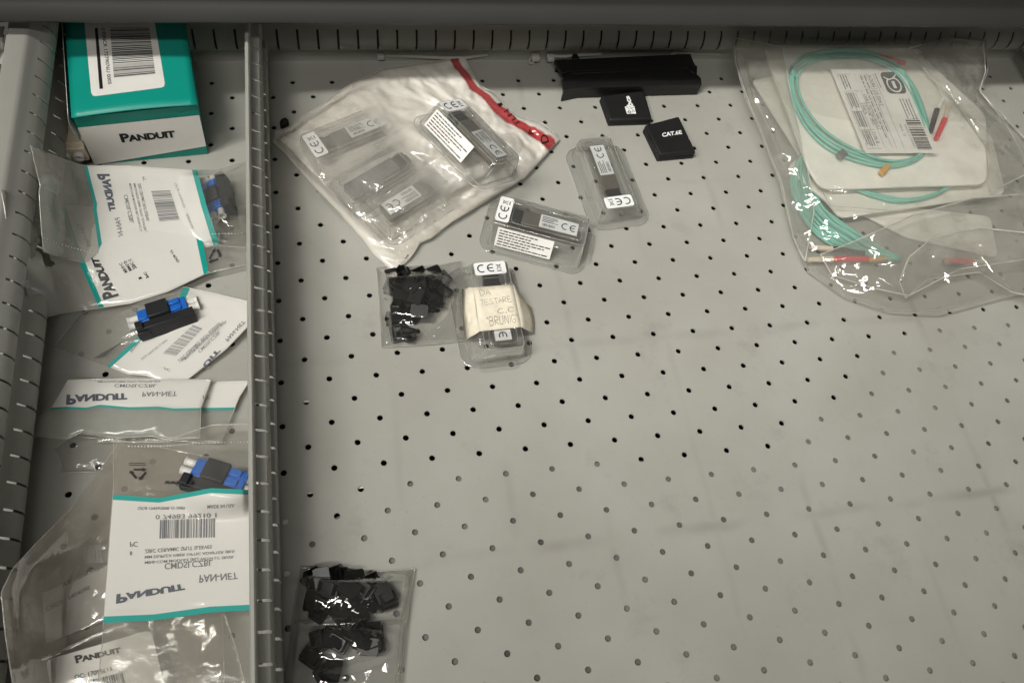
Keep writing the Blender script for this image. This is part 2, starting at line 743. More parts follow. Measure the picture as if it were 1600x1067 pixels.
# ================================================================== MATERIALS
def steel_paint(name, col, floor=False, spec=0.5):
    m, nt, out = new_mat(name)
    p = N(nt, 'ShaderNodeBsdfPrincipled')
    tc = N(nt, 'ShaderNodeTexCoord')
    sep = N(nt, 'ShaderNodeSeparateXYZ')
    L(nt, tc.outputs['Object'], sep.inputs[0])
    n1 = N(nt, 'ShaderNodeTexNoise')
    n1.inputs['Scale'].default_value = 7
    n1.inputs['Detail'].default_value = 7
    n1.inputs['Roughness'].default_value = 0.6
    L(nt, tc.outputs['Object'], n1.inputs['Vector'])
    cr = N(nt, 'ShaderNodeValToRGB')
    cr.color_ramp.elements[0].position = 0.32
    cr.color_ramp.elements[1].position = 0.68
    cr.color_ramp.elements[0].color = (col[0] * .90, col[1] * .90, col[2] * .87, 1)
    cr.color_ramp.elements[1].color = (col[0] * 1.06, col[1] * 1.06, col[2] * 1.06, 1)
    L(nt, n1.outputs[0], cr.inputs[0])
    colour = cr.outputs[0]
    if floor:
        # dirt lines left along former divider positions
        nw = N(nt, 'ShaderNodeTexNoise')
        nw.inputs['Scale'].default_value = 22
        nw.inputs['Detail'].default_value = 5
        L(nt, tc.outputs['Object'], nw.inputs['Vector'])
        nm = N(nt, 'ShaderNodeTexNoise')
        nm.inputs['Scale'].default_value = 14
        nm.inputs['Detail'].default_value = 4
        mp = N(nt, 'ShaderNodeMapping')
        mp.inputs['Location'].default_value = (3.1, 1.7, 0)
        L(nt, tc.outputs['Object'], mp.inputs[0])
        L(nt, mp.outputs[0], nm.inputs['Vector'])
        msk = N(nt, 'ShaderNodeMapRange')
        msk.inputs['From Min'].default_value = 0.44
        msk.inputs['From Max'].default_value = 0.66
        L(nt, nm.outputs[0], msk.inputs[0])
        total = None
        for ax, pos, wid, am in (('X', .017, .0035, .5), ('X', -.050, .004, .30), ('X', .172, .0035, .55), ('X', .324, .0035, .5), ('X', .095, .003, .2),
                                 ('X', .250, .003, .2), ('Y', -.174, .0045, .6), ('Y', -.020, .0045, .42), ('Y', .132, .0035, .25), ('X', -.125, .0035, .2)):
            ad = N(nt, 'ShaderNodeMath', operation='MULTIPLY_ADD')   # wobble
            L(nt, nw.outputs[0], ad.inputs[0])
            ad.inputs[1].default_value = 0.006
            ad.inputs[2].default_value = -0.003 - pos
            ad2 = N(nt, 'ShaderNodeMath', operation='ADD')
            L(nt, sep.outputs[ax], ad2.inputs[0])
            L(nt, ad.outputs[0], ad2.inputs[1])
            ab = N(nt, 'ShaderNodeMath', operation='ABSOLUTE')
            L(nt, ad2.outputs[0], ab.inputs[0])
            mr = N(nt, 'ShaderNodeMapRange', interpolation_type='SMOOTHSTEP')
            mr.inputs['From Min'].default_value = 0
            mr.inputs['From Max'].default_value = wid * 1.5
            mr.inputs['To Min'].default_value = am * .62
            mr.inputs['To Max'].default_value = 0
            L(nt, ab.outputs[0], mr.inputs[0])
            if total is None:
                total = mr.outputs[0]
            else:
                a2 = N(nt, 'ShaderNodeMath', operation='MAXIMUM')
                L(nt, total, a2.inputs[0])
                L(nt, mr.outputs[0], a2.inputs[1])
                total = a2.outputs[0]
        mu = N(nt, 'ShaderNodeMath', operation='MULTIPLY')
        L(nt, total, mu.inputs[0])
        L(nt, msk.outputs[0], mu.inputs[1])
        # smudged patches
        pn = N(nt, 'ShaderNodeTexNoise')
        pn.inputs['Scale'].default_value = 17
        pn.inputs['Detail'].default_value = 8
        pn.inputs['Roughness'].default_value = 0.72
        L(nt, tc.outputs['Object'], pn.inputs['Vector'])
        pm = N(nt, 'ShaderNodeMapRange')
        pm.inputs['From Min'].default_value = 0.57
        pm.inputs['From Max'].default_value = 0.82
        pm.inputs['To Max'].default_value = 0.52
        L(nt, pn.outputs[0], pm.inputs[0])
        sc = N(nt, 'ShaderNodeTexNoise')          # fine specks
        sc.inputs['Scale'].default_value = 330
        sc.inputs['Detail'].default_value = 2
        L(nt, tc.outputs['Object'], sc.inputs['Vector'])
        sm = N(nt, 'ShaderNodeMapRange')
        sm.inputs['From Min'].default_value = 0.67
        sm.inputs['From Max'].default_value = 0.80
        sm.inputs['To Max'].default_value = 0.30
        L(nt, sc.outputs[0], sm.inputs[0])
        a3 = N(nt, 'ShaderNodeMath', operation='MAXIMUM')
        L(nt, mu.outputs[0], a3.inputs[0])
        L(nt, pm.outputs[0], a3.inputs[1])
        a4 = N(nt, 'ShaderNodeMath', operation='MAXIMUM')
        L(nt, a3.outputs[0], a4.inputs[0])
        L(nt, sm.outputs[0], a4.inputs[1])
        mx = N(nt, 'ShaderNodeMixRGB')
        L(nt, a4.outputs[0], mx.inputs[0])
        L(nt, colour, mx.inputs[1])
        mx.inputs[2].default_value = (col[0] * .45, col[1] * .43, col[2] * .40, 1)
        colour = mx.outputs[0]
    L(nt, colour, p.inputs['Base Color'])
    p.inputs['Specular IOR Level'].default_value = spec
    r2 = N(nt, 'ShaderNodeMapRange')
    r2.inputs['To Min'].default_value = 0.38
    r2.inputs['To Max'].default_value = 0.60
    L(nt, n1.outputs[0], r2.inputs[0])
    L(nt, r2.outputs[0], p.inputs['Roughness'])
    L(nt, bump(nt, 900, 0.05, 0.0002), p.inputs['Normal'])
    L(nt, p.outputs[0], out.inputs[0])
    return m


M_FLOOR = steel_paint('grey_painted_steel_floor', (0.40, 0.395, 0.365), True)
M_STEEL = steel_paint('grey_painted_steel', (0.37, 0.365, 0.34))
M_RAIL = steel_paint('dark_grey_painted_steel', (0.042, 0.042, 0.041), False, 0.25)
M_BLACK = plain('black_plastic', (0.010, 0.010, 0.010), 0.42, spec=0.4, bmp=0.08, bscale=1500)
M_MATTE_BLACK = plain('black_matt_plastic', (0.012, 0.012, 0.012), 0.55, spec=0.35, bmp=0.1, bscale=2000)
M_CAPBLACK = plain('black_cap_rubber', (0.008, 0.008, 0.008), 0.36, spec=0.45, var=0.3)
M_CHAR = plain('charcoal_plastic', (0.022, 0.023, 0.026), 0.45, spec=0.4)
M_BLUE = plain('blue_plastic', (0.018, 0.15, 0.60), 0.35, spec=0.5)
M_WHITE = plain('white_plastic', (0.78, 0.76, 0.72), 0.35, spec=0.5)
M_BEIGE = plain('beige_plastic', (0.74, 0.64, 0.50), 0.45)
M_TEAL = plain('teal_printed_card', (0.004, 0.33, 0.265), 0.38, spec=0.45, var=0.05, vscale=25)
M_TEAL_D = plain('teal_printed_edge', (0.004, 0.24, 0.19), 0.45, var=0.05)
M_CARDW = plain('white_printed_card', (0.87, 0.83, 0.79), 0.55, var=0.03, vscale=20)
M_LABEL = plain('white_paper_label', (0.88, 0.86, 0.82), 0.55, var=0.03)
M_STICK = plain('white_glossy_sticker', (0.88, 0.88, 0.88), 0.35, var=0.02)
M_INK = plain('black_ink', (0.012, 0.012, 0.014), 0.5, var=0.1)
M_INKG = plain('grey_ink', (0.20, 0.20, 0.21), 0.6, var=0.15)
M_INKB = plain('blue_grey_ink', (0.11, 0.12, 0.15), 0.6, var=0.15)
M_INKL = plain('pale_grey_ink', (0.30, 0.30, 0.30), 0.6, var=0.15)
M_WHITEINK = plain('white_ink', (0.85, 0.85, 0.85), 0.5, var=0.03)
M_METAL = plain('nickel_metal', (0.30, 0.27, 0.23), 0.45, metal=0.8, var=0.15)
M_GREYMETAL = plain('grey_zinc_metal', (0.22, 0.22, 0.23), 0.5, metal=0.6, var=0.12)
M_AQUA = plain('aqua_cable_jacket', (0.22, 0.60, 0.50), 0.42, var=0.06)
M_FOAM = plain('white_foam_card', (0.92, 0.895, 0.83), 0.75, var=0.04, vscale=40, bmp=0.2, bscale=500)
M_RED = plain('red_plastic', (0.85, 0.02, 0.035), 0.4)
M_YELLOW = plain('amber_plastic_clip', (0.72, 0.38, 0.06), 0.4)
M_GREYCLIP = plain('grey_plastic_clip', (0.12, 0.12, 0.125), 0.5)
M_TIE = plain('natural_nylon', (0.52, 0.50, 0.45), 0.4, var=0.05)
M_PAPER = plain('masking_tape_paper', (0.84, 0.77, 0.63), 0.85, var=0.10, vscale=160, bmp=0.9, bscale=260)
M_PEN = plain('pencil_strokes', (0.30, 0.28, 0.24), 0.7, var=0.3)
M_UNDER = plain('grey_backing', (0.15, 0.147, 0.135), 0.6, var=0.65, vscale=9)
M_UNDERW = plain('pale_backing', (0.75, 0.74, 0.70), 0.6, var=0.05)
M_DARK = plain('cabinet_shade_black', (0.02, 0.02, 0.02), 0.8)  # near-black colour holds the shade inside the cabinet

W_ = (0.83, 0.81, 0.765, 0.94)
TL_ = (0.05, 0.40, 0.36, 0.95)
TLB = (0.01, 0.36, 0.30, 1.0)
CL = (0, 0, 0, 0)
RED_ = (0.62, 0.03, 0.04, 0.88)

M_PET = film('clear_thermoformed_plastic', 0.012, (0.982, 0.985, 0.982), milk_col=(.85, .84, .80), rough=0.045, gloss=2.2, crinkle=0.06, cscale=40, edge=0.20, fine=0.0, trans=.4)
M_PETEDGE = film('edge_highlight_film', milky=.30, tint=(.93, .93, .92), milk_col=(.92, .91, .87), rough=.08, gloss=2.5, crinkle=.05, fine=0, trans=.3)
M_WELD = film('pale_weld_film', milky=.45, tint=(.97, .97, .96), milk_col=(.88, .86, .80), rough=.12, gloss=2.0, crinkle=.1, trans=.3)
M_FOLD = film('fold_highlight_film', milky=.75, tint=(.97, .97, .96), milk_col=(.92, .90, .85), rough=.12, gloss=2.0, crinkle=.1, trans=.2)
M_CAPBAG = film('clear_crackly_film', 0.022, (0.985, 0.985, 0.98), milk_col=(.85, .83, .78), rough=0.06, gloss=2.6, trans=.5, crinkle=0.8, cscale=70, fine=0.15)

# ================================================================== THE SETTING: drawer with perforated floor
P17 = 17.0
X0, X1, Y0, Y1 = -366.0, 567.0, -420.0, 281.0
drawer = bpy.data.objects.new('drawer', None)
COL.objects.link(drawer)
drawer['kind'] = 'structure'
drawer['label'] = 'open grey steel drawer with perforated floor and slotted walls'
g = G()
vid = {}


def vkey(x, y, z=0.0):
    k = (round(x, 3), round(y, 3), round(z, 3))
    if k not in vid:
        vid[k] = len(g.v)
        g.v.append(k)
    return vid[k]


a0, a1 = int(math.floor((X0 - 20) / P17)), int(math.ceil((X1 + 20) / P17))
b0, b1 = int(math.floor(Y0 / P17)), int(math.ceil((Y1 + 20) / P17))
HR = 2.15
for a in range(a0, a1 + 1):
    for b in range(b0, b1 + 1):
        cx_, cy_ = a * P17, b * P17
        h = P17 / 2
        if (a + b) % 2 or not (X0 + 10 < cx_ < X1 - 8 and cy_ < Y1 - 14):
            g.f.append((vkey(cx_ - h, cy_ - h), vkey(cx_ + h, cy_ - h), vkey(cx_ + h, cy_ + h), vkey(cx_ - h, cy_ + h)))
            continue
        n = 20
        ring = []
        for i in range(n):
            an = 2 * math.pi * (i + .5) / n + math.pi * 1.25
            ring.append((cx_ + HR * math.cos(an), cy_ + HR * math.sin(an)))
        top = [vkey(x, y) for x, y in ring]
        low = [vkey(x, y, -1.2) for x, y in ring]
        cs = [vkey(cx_ - h, cy_ - h), vkey(cx_ + h, cy_ - h), vkey(cx_ + h, cy_ + h), vkey(cx_ - h, cy_ + h)]
        q = n // 4
        for s_ in range(4):
            seg = [top[(s_ * q + k - 0) % n] for k in range(q)]
            nxt = top[((s_ + 1) * q) % n]
            pol = [cs[s_], cs[(s_ + 1) % 4], nxt] + seg[::-1]
            g.f.append(tuple(pol))
        for i in range(n):
            j = (i + 1) % n
            g.f.append((top[j], top[i], low[i], low[j]))
g.out('drawer_floor', M_FLOOR, drawer)
# sheets added close below the front holes to stand in for lit contents
under = G()


def slab(gg, pts, z):
    gg.add([(p[0], p[1], z) for p in pts], [tuple(range(len(pts)))])


slab(under, [(-205, -430), (560, -430), (560, -20), (330, -20), (210, -95), (140, -128), (60, -120), (-60, -112), (-125, -118), (-205, -150)], -2.2)
under.out('hole_backing', M_UNDER, drawer)
pw = G()
slab(pw, [(-206, -190), (-190, -190), (-190, -120), (-206, -115)], -1.9)
slab(pw, [(-195, -36), (-155, -40), (-155, -52), (-195, -50)], -1.9)
slab(pw, [(-195, -110), (-150, -112), (-150, -118), (-195, -118)], -1.9)
slab(pw, [(-262, -12), (-245, -12), (-245, -30), (-262, -30)], -1.9)
pw.out('pale_hole_backing', M_UNDERW, drawer)
dk = G()
slab(dk, [(X0 - 60, Y0), (X1 + 60, Y0), (X1 + 60, Y1 + 60), (X0 - 60, Y1 + 60)], -45)
dk.out('lower_compartment', M_DARK, drawer)

# slotted wall: profile (protrusion into the drawer, height), ribs carry the slots
PROF = [(0, -1, 0), (0, 14, 0), (1.5, 17, 0), (7.5, 20, 1), (9.5, 23, 1), (10, 27, 1), (8.5, 33, 1), (4, 39, 1), (1, 43, 0), (0, 46, 0), (0, 55, 0), (1.5, 58, 0),
        (8.5, 61.5, 1), (10.5, 65, 1), (10.5, 70, 1), (8.5, 75, 1), (5, 78.5, 1), (2.2, 82, 0), (0.6, 84.5, 0), (-0.6, 85.7, 0), (-2.5, 86.3, 0), (-12.5, 86.5, 0), (-13.6, 85.8, 0), (-14, 84, 0), (-14, 30, 0)]
DPROF = [(0, -1, 0), (0, 10, 0), (0.6, 13, 0), (3, 15, 0), (7.4, 17, 0), (8.2, 19, 0), (8.5, 22, 1), (8.5, 28, 1), (7.6, 30.5, 1), (3, 33, 1), (0.8, 36, 1), (0.8, 40, 0), (0.8, 44, 0), (3, 46.5, 0),
         (6.8, 48.5, 0), (7.4, 51, 0), (7.4, 56, 1), (7.2, 61, 1), (6.2, 63, 1), (2.5, 64.6, 1), (0.6, 66, 1), (0.6, 70.5, 1), (0.6, 76.5, 0), (0.0, 77.4, 0), (-1.2, 77.4, 0), (-1.9, 76.5, 0), (-1.9, 66, 0)]


def slotted(name, prof, origin, along, inward, length, phase, parent, slot=1.8, th=1.0, mat=None):
    """extrude the profile along the wall; between two tabs the rib faces are left open: the slot"""
    gg = G()
    along, inward = Vector(along), Vector(inward)
    cuts = [0.0]
    t = phase
    while t < length:
        if t - slot / 2 > 0:
            cuts += [t - slot / 2, t + slot / 2]
        t += P17
    cuts.append(length)
    rows = []
    for c in cuts:
        base = Vector(origin) + along * c
        rows.append([len(gg.v) + i for i in range(len(prof))])
        for o_, z_, _ in prof:
            p = base + inward * o_
            gg.v.append((p.x, p.y, z_))
    for k in range(len(cuts) - 1):
        is_slot = abs(cuts[k + 1] - cuts[k] - slot) < 1e-4
        for i in range(len(prof) - 1):
            if is_slot and (prof[i][2] and prof[i + 1][2]):
                continue
            gg.f.append((rows[k][i], rows[k + 1][i], rows[k + 1][i + 1], rows[k][i + 1]))
    o = gg.out(name, mat or M_STEEL, parent)
    me = o.data
    me.polygons.foreach_set('use_smooth', [True] * len(me.polygons))
    solid(o, th, 0)
    es = o.modifiers.new('edge_split', 'EDGE_SPLIT')
    es.split_angle = math.radians(33)
    return o


slotted('side_wall', PROF, (X0 - 0.0, Y1, 0), (0, -1, 0), (1, 0, 0), 700, 10.0, drawer)
slotted('back_wall', PROF, (X0, Y1, 0), (1, 0, 0), (0, -1, 0), X1 - X0, (-196 - X0) % P17, drawer)
slotted('side_wall', PROF, (X1, Y0, 0), (0, 1, 0), (-1, 0, 0), Y1 - Y0, 8.0, drawer)
gb = G()
gb.box(X0 - 95, X0 - 90, Y0, Y1 + 60, -40, 60)
gb.box(X0 + 20, X1 - 20, Y1 - 5, Y1 - 1.5, 22, 36)  # dark strips added behind the back rib slots to keep them black
gb.box(X0 + 20, X1 - 20, Y1 - 5, Y1 - 1.5, 63.5, 76)
gb.box(X0 - 30, X1 + 30, Y1 + 40, Y1 + 45, -40, 110)
gb.box(X1 + 40, X1 + 45, Y0, Y1 + 60, -40, 110)
gb.out('cabinet_shade', M_DARK, drawer)

# cabinet rail over the back of the drawer
rail = thing('cabinet_rail', 'dark grey cabinet rail crossing above the back of the drawer', 'rail', (100, 222, 100))
rg = G()
prof = [(236, 100.4), (220, 100.4), (214.5, 101), (213.2, 102), (212.8, 103.2), (213.4, 104.6), (216.0, 108), (219.5, 112.4), (221.5, 114.0), (222.5, 116), (222.8, 121), (222.8, 190), (260, 190)]
rg.loft([[(x, y, z) for y, z in prof] for x in (-700, 900)], True, True)
ro = rg.out('rail_panel', M_RAIL, rail)
smooth_by_angle(ro, 40)

# divider
div = thing('slotted_divider', 'tall slotted grey steel divider separating narrow left compartment', 'divider', (-215, 0, 0))
slotted('partition_panel', DPROF, (-214.2, 277, 0), (0, -1, 0), (1, 0, 0), 690, (277 - 7.5) % P17, div, slot=1.8, th=0.9)

# ================================================================== TEAL CARTON
box = thing('carton', 'teal and white cardboard carton with large barcode label on top', 'box', (-306, 222, 0))
FL, FR = np.array([-343.0, 169.0]), np.array([-257.0, 177.0])
DV = np.array([-13.0, 101.0])
BH = 55.0
TFL, TFR = np.array([-341.5, 168.0]), np.array([-255.0, 179.0])


def bx(a, b, c, lift=0.0):
    lo = FL + (FR - FL) * a + DV * b
    hi = TFL + (TFR - TFL) * a + DV * b
    q = lo + (hi - lo) * c
    return (q[0], q[1], 0.4 + BH * c + lift)


def bxgrid(fn, n, m):
    v = [fn(i / n, j / m) for j in range(m + 1) for i in range(n + 1)]
    f = [(j * (n + 1) + i, j * (n + 1) + i + 1, (j + 1) * (n + 1) + i + 1, (j + 1) * (n + 1) + i) for j in range(m) for i in range(n)]
    return v, f


fd = (DV / np.linalg.norm(DV))


def bfront(a, c, out=0.35):
    p = bx(a, 0, c)
    return (p[0] - fd[0] * out, p[1] - fd[1] * out, p[2])


g = G()
g.add([bx(a, b, c) for c in (0, .985) for b in (0, 1) for a in (0, 1)],
      [(0, 2, 3, 1), (4, 5, 7, 6), (0, 1, 5, 4), (2, 6, 7, 3), (0, 4, 6, 2), (1, 3, 7, 5)])
o = g.out('carton_body', M_TEAL_D, box)
v, f = bxgrid(lambda a, c: bfront(a, max(0.0, .0 + .175 * a * 0.98) * (1 - c) + .80 * c), 8, 4)
mesh('front_panel', v, f, M_CARDW, box)


def lidtop(a, b):
    # slightly domed flap whose free front edge lifts off
    z = 1.2 + 1.8 * math.sin(math.pi * a) * (1 - b) ** 2 + 1.0 * math.sin(math.pi * a) * math.sin(math.pi * b)
    q = bx(a * 1.015 - .008, b * 1.0 - .015, 1.0)
    return (q[0], q[1], q[2] + z)


v, f = bxgrid(lidtop, 16, 14)
o = mesh('lid_flap', v, f, M_TEAL, box, True)
solid(o, 0.6, -1)
bvh_of('lid', v, f)
v, f = bxgrid(lambda b, c: (bx(-.03 * math.sin(math.pi * c) - .035, b * .93 + .04, .45 + .56 * c)), 8, 6)
o = mesh('side_flap', v, f, M_CARDW, box, True)
solid(o, 0.5)
drape('barcode_label', rquad2d(51, 77, 3, 6), [(143, 151.5), (258.5, 136.5), (130.5, 20), (239, 19)], ['lid'], M_LABEL, box, 0.25, 56)
lab = [(143, 151.5), (258.5, 136.5), (130.5, 20), (239, 19)]


def sub(q, x0, y0, x1, y1):
    a, b, c, d = [np.array(p, float) for p in q]

    def at(x, y):
        return tuple(a * (1 - x) * (1 - y) + b * x * (1 - y) + c * (1 - x) * y + d * x * y)
    return [at(x0, y0), at(x1, y0), at(x0, y1), at(x1, y1)]


def flip(q):
    """same box, up-direction reversed"""
    a, b, c, d = q
    return [c, d, a, b]


def rot90(q):
    """graphics running down the right side: x axis along -y of the quad"""
    a, b, c, d = q
    return [c, a, d, b]


def rot270(q):
    a, b, c, d = q
    return [b, d, a, c]


drape('barcode_print', bars2d(40, 3), rot90([(178, 123), (243, 117), (172, 44), (233, 43)]), ['lid'], M_INK, box, 0.45, 56)
drape('ink_bar_print', quad2d(4), [(155.5, 139.5), (161, 139), (148, 44.5), (152.5, 44)], ['lid'], M_INK, box, 0.45, 56)
drape('lettering', norm2d(text2d('(10)NCR 17279076U 0005', 0.012)), rot90([(167, 132.5), (174.5, 131.5), (156.8, 44.5), (164, 44)]), ['lid'], M_INK, box, 0.45, 56)
v2, f2 = logo_text()
for nm, G2, (x0, x1, y0, y1) in (('logo_lettering', (v2, f2), (.30, .76, .42, .60)),):
    vs = []
    for x, y in G2[0]:
        a = x0 + (x1 - x0) * x
        c = y0 + (y1 - y0) * y
        vs.append(bfront(a, c, 0.6))
    mesh(nm, vs, G2[1], M_INK, box)

# beige duplex plug beside the carton
pl = thing('fiber_plug', 'beige plastic duplex plug with two round ports tucked beside the teal carton', 'connector', tuple(bp(119, 250, 10)), (0, 0, math.radians(3)))
g = G()
g.box(-10, 10, -2, 26, 0.3, 15)
o = g.out('plug_body', M_BEIGE, pl, False)
bevel(o, 0.8)
g = G()
g.box(-9.5, 9.5, 2, 5, 15, 16.4)
o = g.out('latch', M_BEIGE, pl, False)
bevel(o, 0.5)
for sx in (-4.6, 4.6):
    g = G()
    g.cyl((sx, -2, 9), (sx, -6, 8.2), 3.4, 3.9, 24, False, False)
    g.cyl((sx, -6, 8.2), (sx, -6.1, 8.2), 3.9, 2.6, 24, False, False)
    g.cyl((sx, -6.1, 8.2), (sx, -2.5, 8.6), 2.6, 2.0, 24, False, True)
    o = g.out('port_cap', M_WHITE, pl, False)
    smooth_by_angle(o, 40)


# ================================================================== FIBRE ADAPTERS (blue coupler in a black snap-in module)
def make_adapter(label):
    t = thing('fiber_adapter', label, 'adapter', group='blue and black fibre adapters in the left compartment')
    g = G()
    g.box(-20, 20, -10.5, -3.6, 0.3, 12.5)
    g.box(-20, -15, -10.5, -3.6, 12.5, 14.5)
    g.box(-20.5, -12, -11.6, -10.5, 3, 10)
    o = g.out('module_plate', M_CHAR, t, False)
    bevel(o, 0.5)
    g = G()
    g.box(-10, 5, -3.6, 10, 0.3, 15.5)
    o = g.out('collar', M_CHAR, t, False)
    bevel(o, 0.6)
    g = G()
    g.box(-17, 17, -3.2, 9.2, 3.0, 11.8)
    g.box(5.2, 13, -2.6, 2.2, 11.8, 13.4)
    g.box(5.2, 13, 3.8, 8.6, 11.8, 13.4)
    g.box(-16, -10.2, -1, 7, 11.8, 12.8)
    o = g.out('coupler', M_BLUE, t, False)
    bevel(o, 0.5)
    for sx in (-1, 1):
        for sy in (-0.1, 6.1):
            g = G()
            x = 17 * sx
            g.cyl((x, sy, 7.4), (x + 5.5 * sx, sy, 7.4), 2.5, 2.5, 22, False, False)
            g.cyl((x + 5.5 * sx, sy, 7.4), (x + 7.5 * sx, sy, 7.4), 2.5, 3.2, 22, False, False)
            g.cyl((x + 7.5 * sx, sy, 7.4), (x + 7.6 * sx, sy, 7.4), 3.2, 2.3, 22, False, False)
            g.cyl((x + 7.6 * sx, sy, 7.4), (x + 3 * sx, sy, 7.4), 2.3, 2.0, 22, False, True)
            o = g.out('dust_cap', M_WHITE, t, False)
            smooth_by_angle(o, 40)
    return t


def set_by_px(t, p0, p1, z, roll=0.0, pitch=0.0):
    """put local +x along the photo direction p0 -> p1 (pixels of the two ends at height z)"""
    a, b = bp(*p0, z), bp(*p1, z)
    c = (a + b) / 2
    yaw = math.atan2(b[1] - a[1], b[0] - a[0])
    t.location = Vector((c[0], c[1], 0)) * S
    mt = Matrix.Rotation(yaw, 3, 'Z') @ Matrix.Rotation(pitch, 3, 'Y') @ Matrix.Rotation(roll, 3, 'X')
    t.rotation_euler = mt.to_euler()
    return c, yaw


ad1 = make_adapter('upright blue and black fibre adapter in the bag touching the teal carton')
set_by_px(ad1, (353, 336), (338, 276), 18, math.radians(-22), math.radians(14))
ad1.location.z = 9.0 * S
ad2 = copy_tree(ad1)
ad2['label'] = 'blue and black fibre adapter lying across the tilted white bag in the middle'
set_by_px(ad2, (209, 508), (302, 478), 16, math.radians(-14))
ad2.location.z = 4.5 * S
ad3 = copy_tree(ad1)
ad3['label'] = 'blue and black fibre adapter in the lowest large bag beside the divider'
set_by_px(ad3, (290, 736), (388, 766), 36, math.radians(-8))
ad3.location.z = 26 * S

# ================================================================== LEFT COMPARTMENT BAGS
GB = 'clear and white printed parts bags in the left compartment'
MIL = dict(milky=0.095, tint=(0.985, 0.985, 0.975), milk_col=(0.80, 0.78, 0.72), rough=0.09, trans=.5, gloss=1.5)
# --- lower bag with hang hole
F_B = film('bag_film_hang_hole', axis=0, stops=[(0, (.58, .56, .51, .34)), (.285, TLB), (.305, W_), (.785, TLB), (.805, (.52, .50, .45, .12))], crinkle=.16, **MIL)
tB = thing('parts_bag', 'white printed bag with black logo and hang hole under another bag', 'bag', (-335, 60, 2), group=GB)
pouch('parts_bag', tB, 'B', [(0, 2, 297, 90), (.12, 40, 307, 60), (.285, 92, 322, 18), (.79, 300, 322, 12), (1, 398, 322, 12)], E4([(398, 322), (390, 412)], (12, 9)),
      E4([(0, 56, 499, 24), (.15, 100, 489, 12), (.295, 159, 481, 9), (.45, 205, 474, 9), (.6, 262, 456, 9), (.79, 320, 428.5, 9), (1, 390, 412, 9)], (10, 9)),
      [(0, 2, 297, 90), (.25, 10, 343, 82), (.6, 29, 414, 62), (1, 56, 499, 24)], F_B, 84, 60, 2.5, (), ((46, 1.3, 3), (17, .5, 3)), 3, power=.5,
      holes=[[(59, 367), (66, 365), (70, 373), (66, 380), (72, 388), (78, 400), (84, 413), (80, 417), (70, 416), (66, 398), (57, 392), (57, 383), (62, 380)]],
      flat=lambda u, v: 3.2 if u < .24 else (.35 if u < .8 else .8))
drape('logo_lettering', logo_text(), flip([(162, 469), (138, 402), (186, 462), (153, 403)]), ['B'], M_INK, tB, .4)
drape('lettering', norm2d(text2d('PAN-NET', .01, .15)), flip([(137, 387), (119, 349), (143, 384), (126, 348)]), ['B'], M_INKG, tB, .4)
drape('lettering', norm2d(text2d('1', .02)), flip([(222.5, 435), (220, 432), (217, 437), (216, 434)]), ['B'], M_INK, tB, .4)
drape('lettering', norm2d(text2d('PC', .02)), flip([(233, 433), (227, 424), (228, 435), (224, 426)]), ['B'], M_INK, tB, .4)
drape('lettering', norm2d(text2d('QC# 17', .015)), flip([(281, 409), (268, 390), (277, 411), (264, 393)]), ['B'], M_INK, tB, .4)
for k, s_ in enumerate(('MINI-C', 'MM/S D', 'ZIRC C')):
    drape('lettering', norm2d(text2d(s_, .01)), flip([(200 + k * 7, 425 - k * 3), (190 + k * 7, 410 - k * 3), (194.5 + k * 7, 427 - k * 3), (185.5 + k * 7, 412 - k * 3)]), ['B'], M_INK, tB, .4)


def recycle2d():
    g_ = []
    for k in range(3):
        a = math.radians(90 + 120 * k)
        b = math.radians(90 + 120 * (k + 1))
        p, q = (math.cos(a), math.sin(a)), (math.cos(b), math.sin(b))
        i0 = (p[0] * .78 + q[0] * .22, p[1] * .78 + q[1] * .22)
        i1 = (p[0] * .30 + q[0] * .70, p[1] * .30 + q[1] * .70)
        g_.append(ribbon2d([i0, ((i0[0] + i1[0]) / 2 * 1.02, (i0[1] + i1[1]) / 2 * 1.02), i1], .26))
        dx, dy = q[0] - p[0], q[1] - p[1]
        l = math.hypot(dx, dy)
        dx, dy = dx / l, dy / l
        tip = (i1[0] + dx * .42, i1[1] + dy * .42)
        g_.append(([(i1[0] - dy * .3, i1[1] + dx * .3), (i1[0] + dy * .3, i1[1] - dx * .3), tip], [(0, 1, 2)]))
    return norm2d(merge2d(*g_))


drape('recycling_mark', recycle2d(), [(321, 409), (334, 386), (339, 415), (351, 392)], ['B'], M_INK, tB, .4)
drape('fine_print', lines2d(4, 8, .35), flip([(352, 408), (346, 392), (362, 405), (357, 390)]), ['B'], M_INKG, tB, .4)

# --- top bag with adapter
F_A = film('bag_film_upper', axis=0, stops=[(0, (.58, .57, .52, .26)), (.25, TL_), (.268, W_), (.752, TL_), (.776, CL)], crinkle=.16, **MIL)
tA = thing('parts_bag', 'white printed bag seen from behind, uppermost, its blue adapter standing at right', 'bag', (-320, 100, 6), group=GB)
pouch('parts_bag', tA, 'A', [(0, 48, 228, 88), (.1, 76, 240, 58), (.17, 110, 252, 34), (.25, 131, 259, 26), (.5, 200, 259, 20), (.765, 304, 266, 15), (.88, 340, 265, 14), (1, 396, 250, 14)],
      E4([(396, 250), (393, 300), (398, 388)], (14, 12)),
      [(0, 68, 394, 54), (.12, 100, 404, 30), (.26, 163, 416.5, 16), (.5, 215, 405, 13), (.65, 275, 394, 12), (.765, 340, 383.5, 12), (1, 398, 388, 12)],
      [(0, 48, 228, 88), (.2, 56, 262, 80), (.38, 63, 290, 74), (.43, 61, 300, 73), (.8, 65, 360, 62), (1, 68, 394, 54)], F_A, 90, 60, 4, [(.88, .45, .13, .42, 27)],
      ((55, 1.7, 3), (21, .45, 3)), 11, power=.5, flat=lambda u, v: .6 if .25 < u < .75 else 1.5)
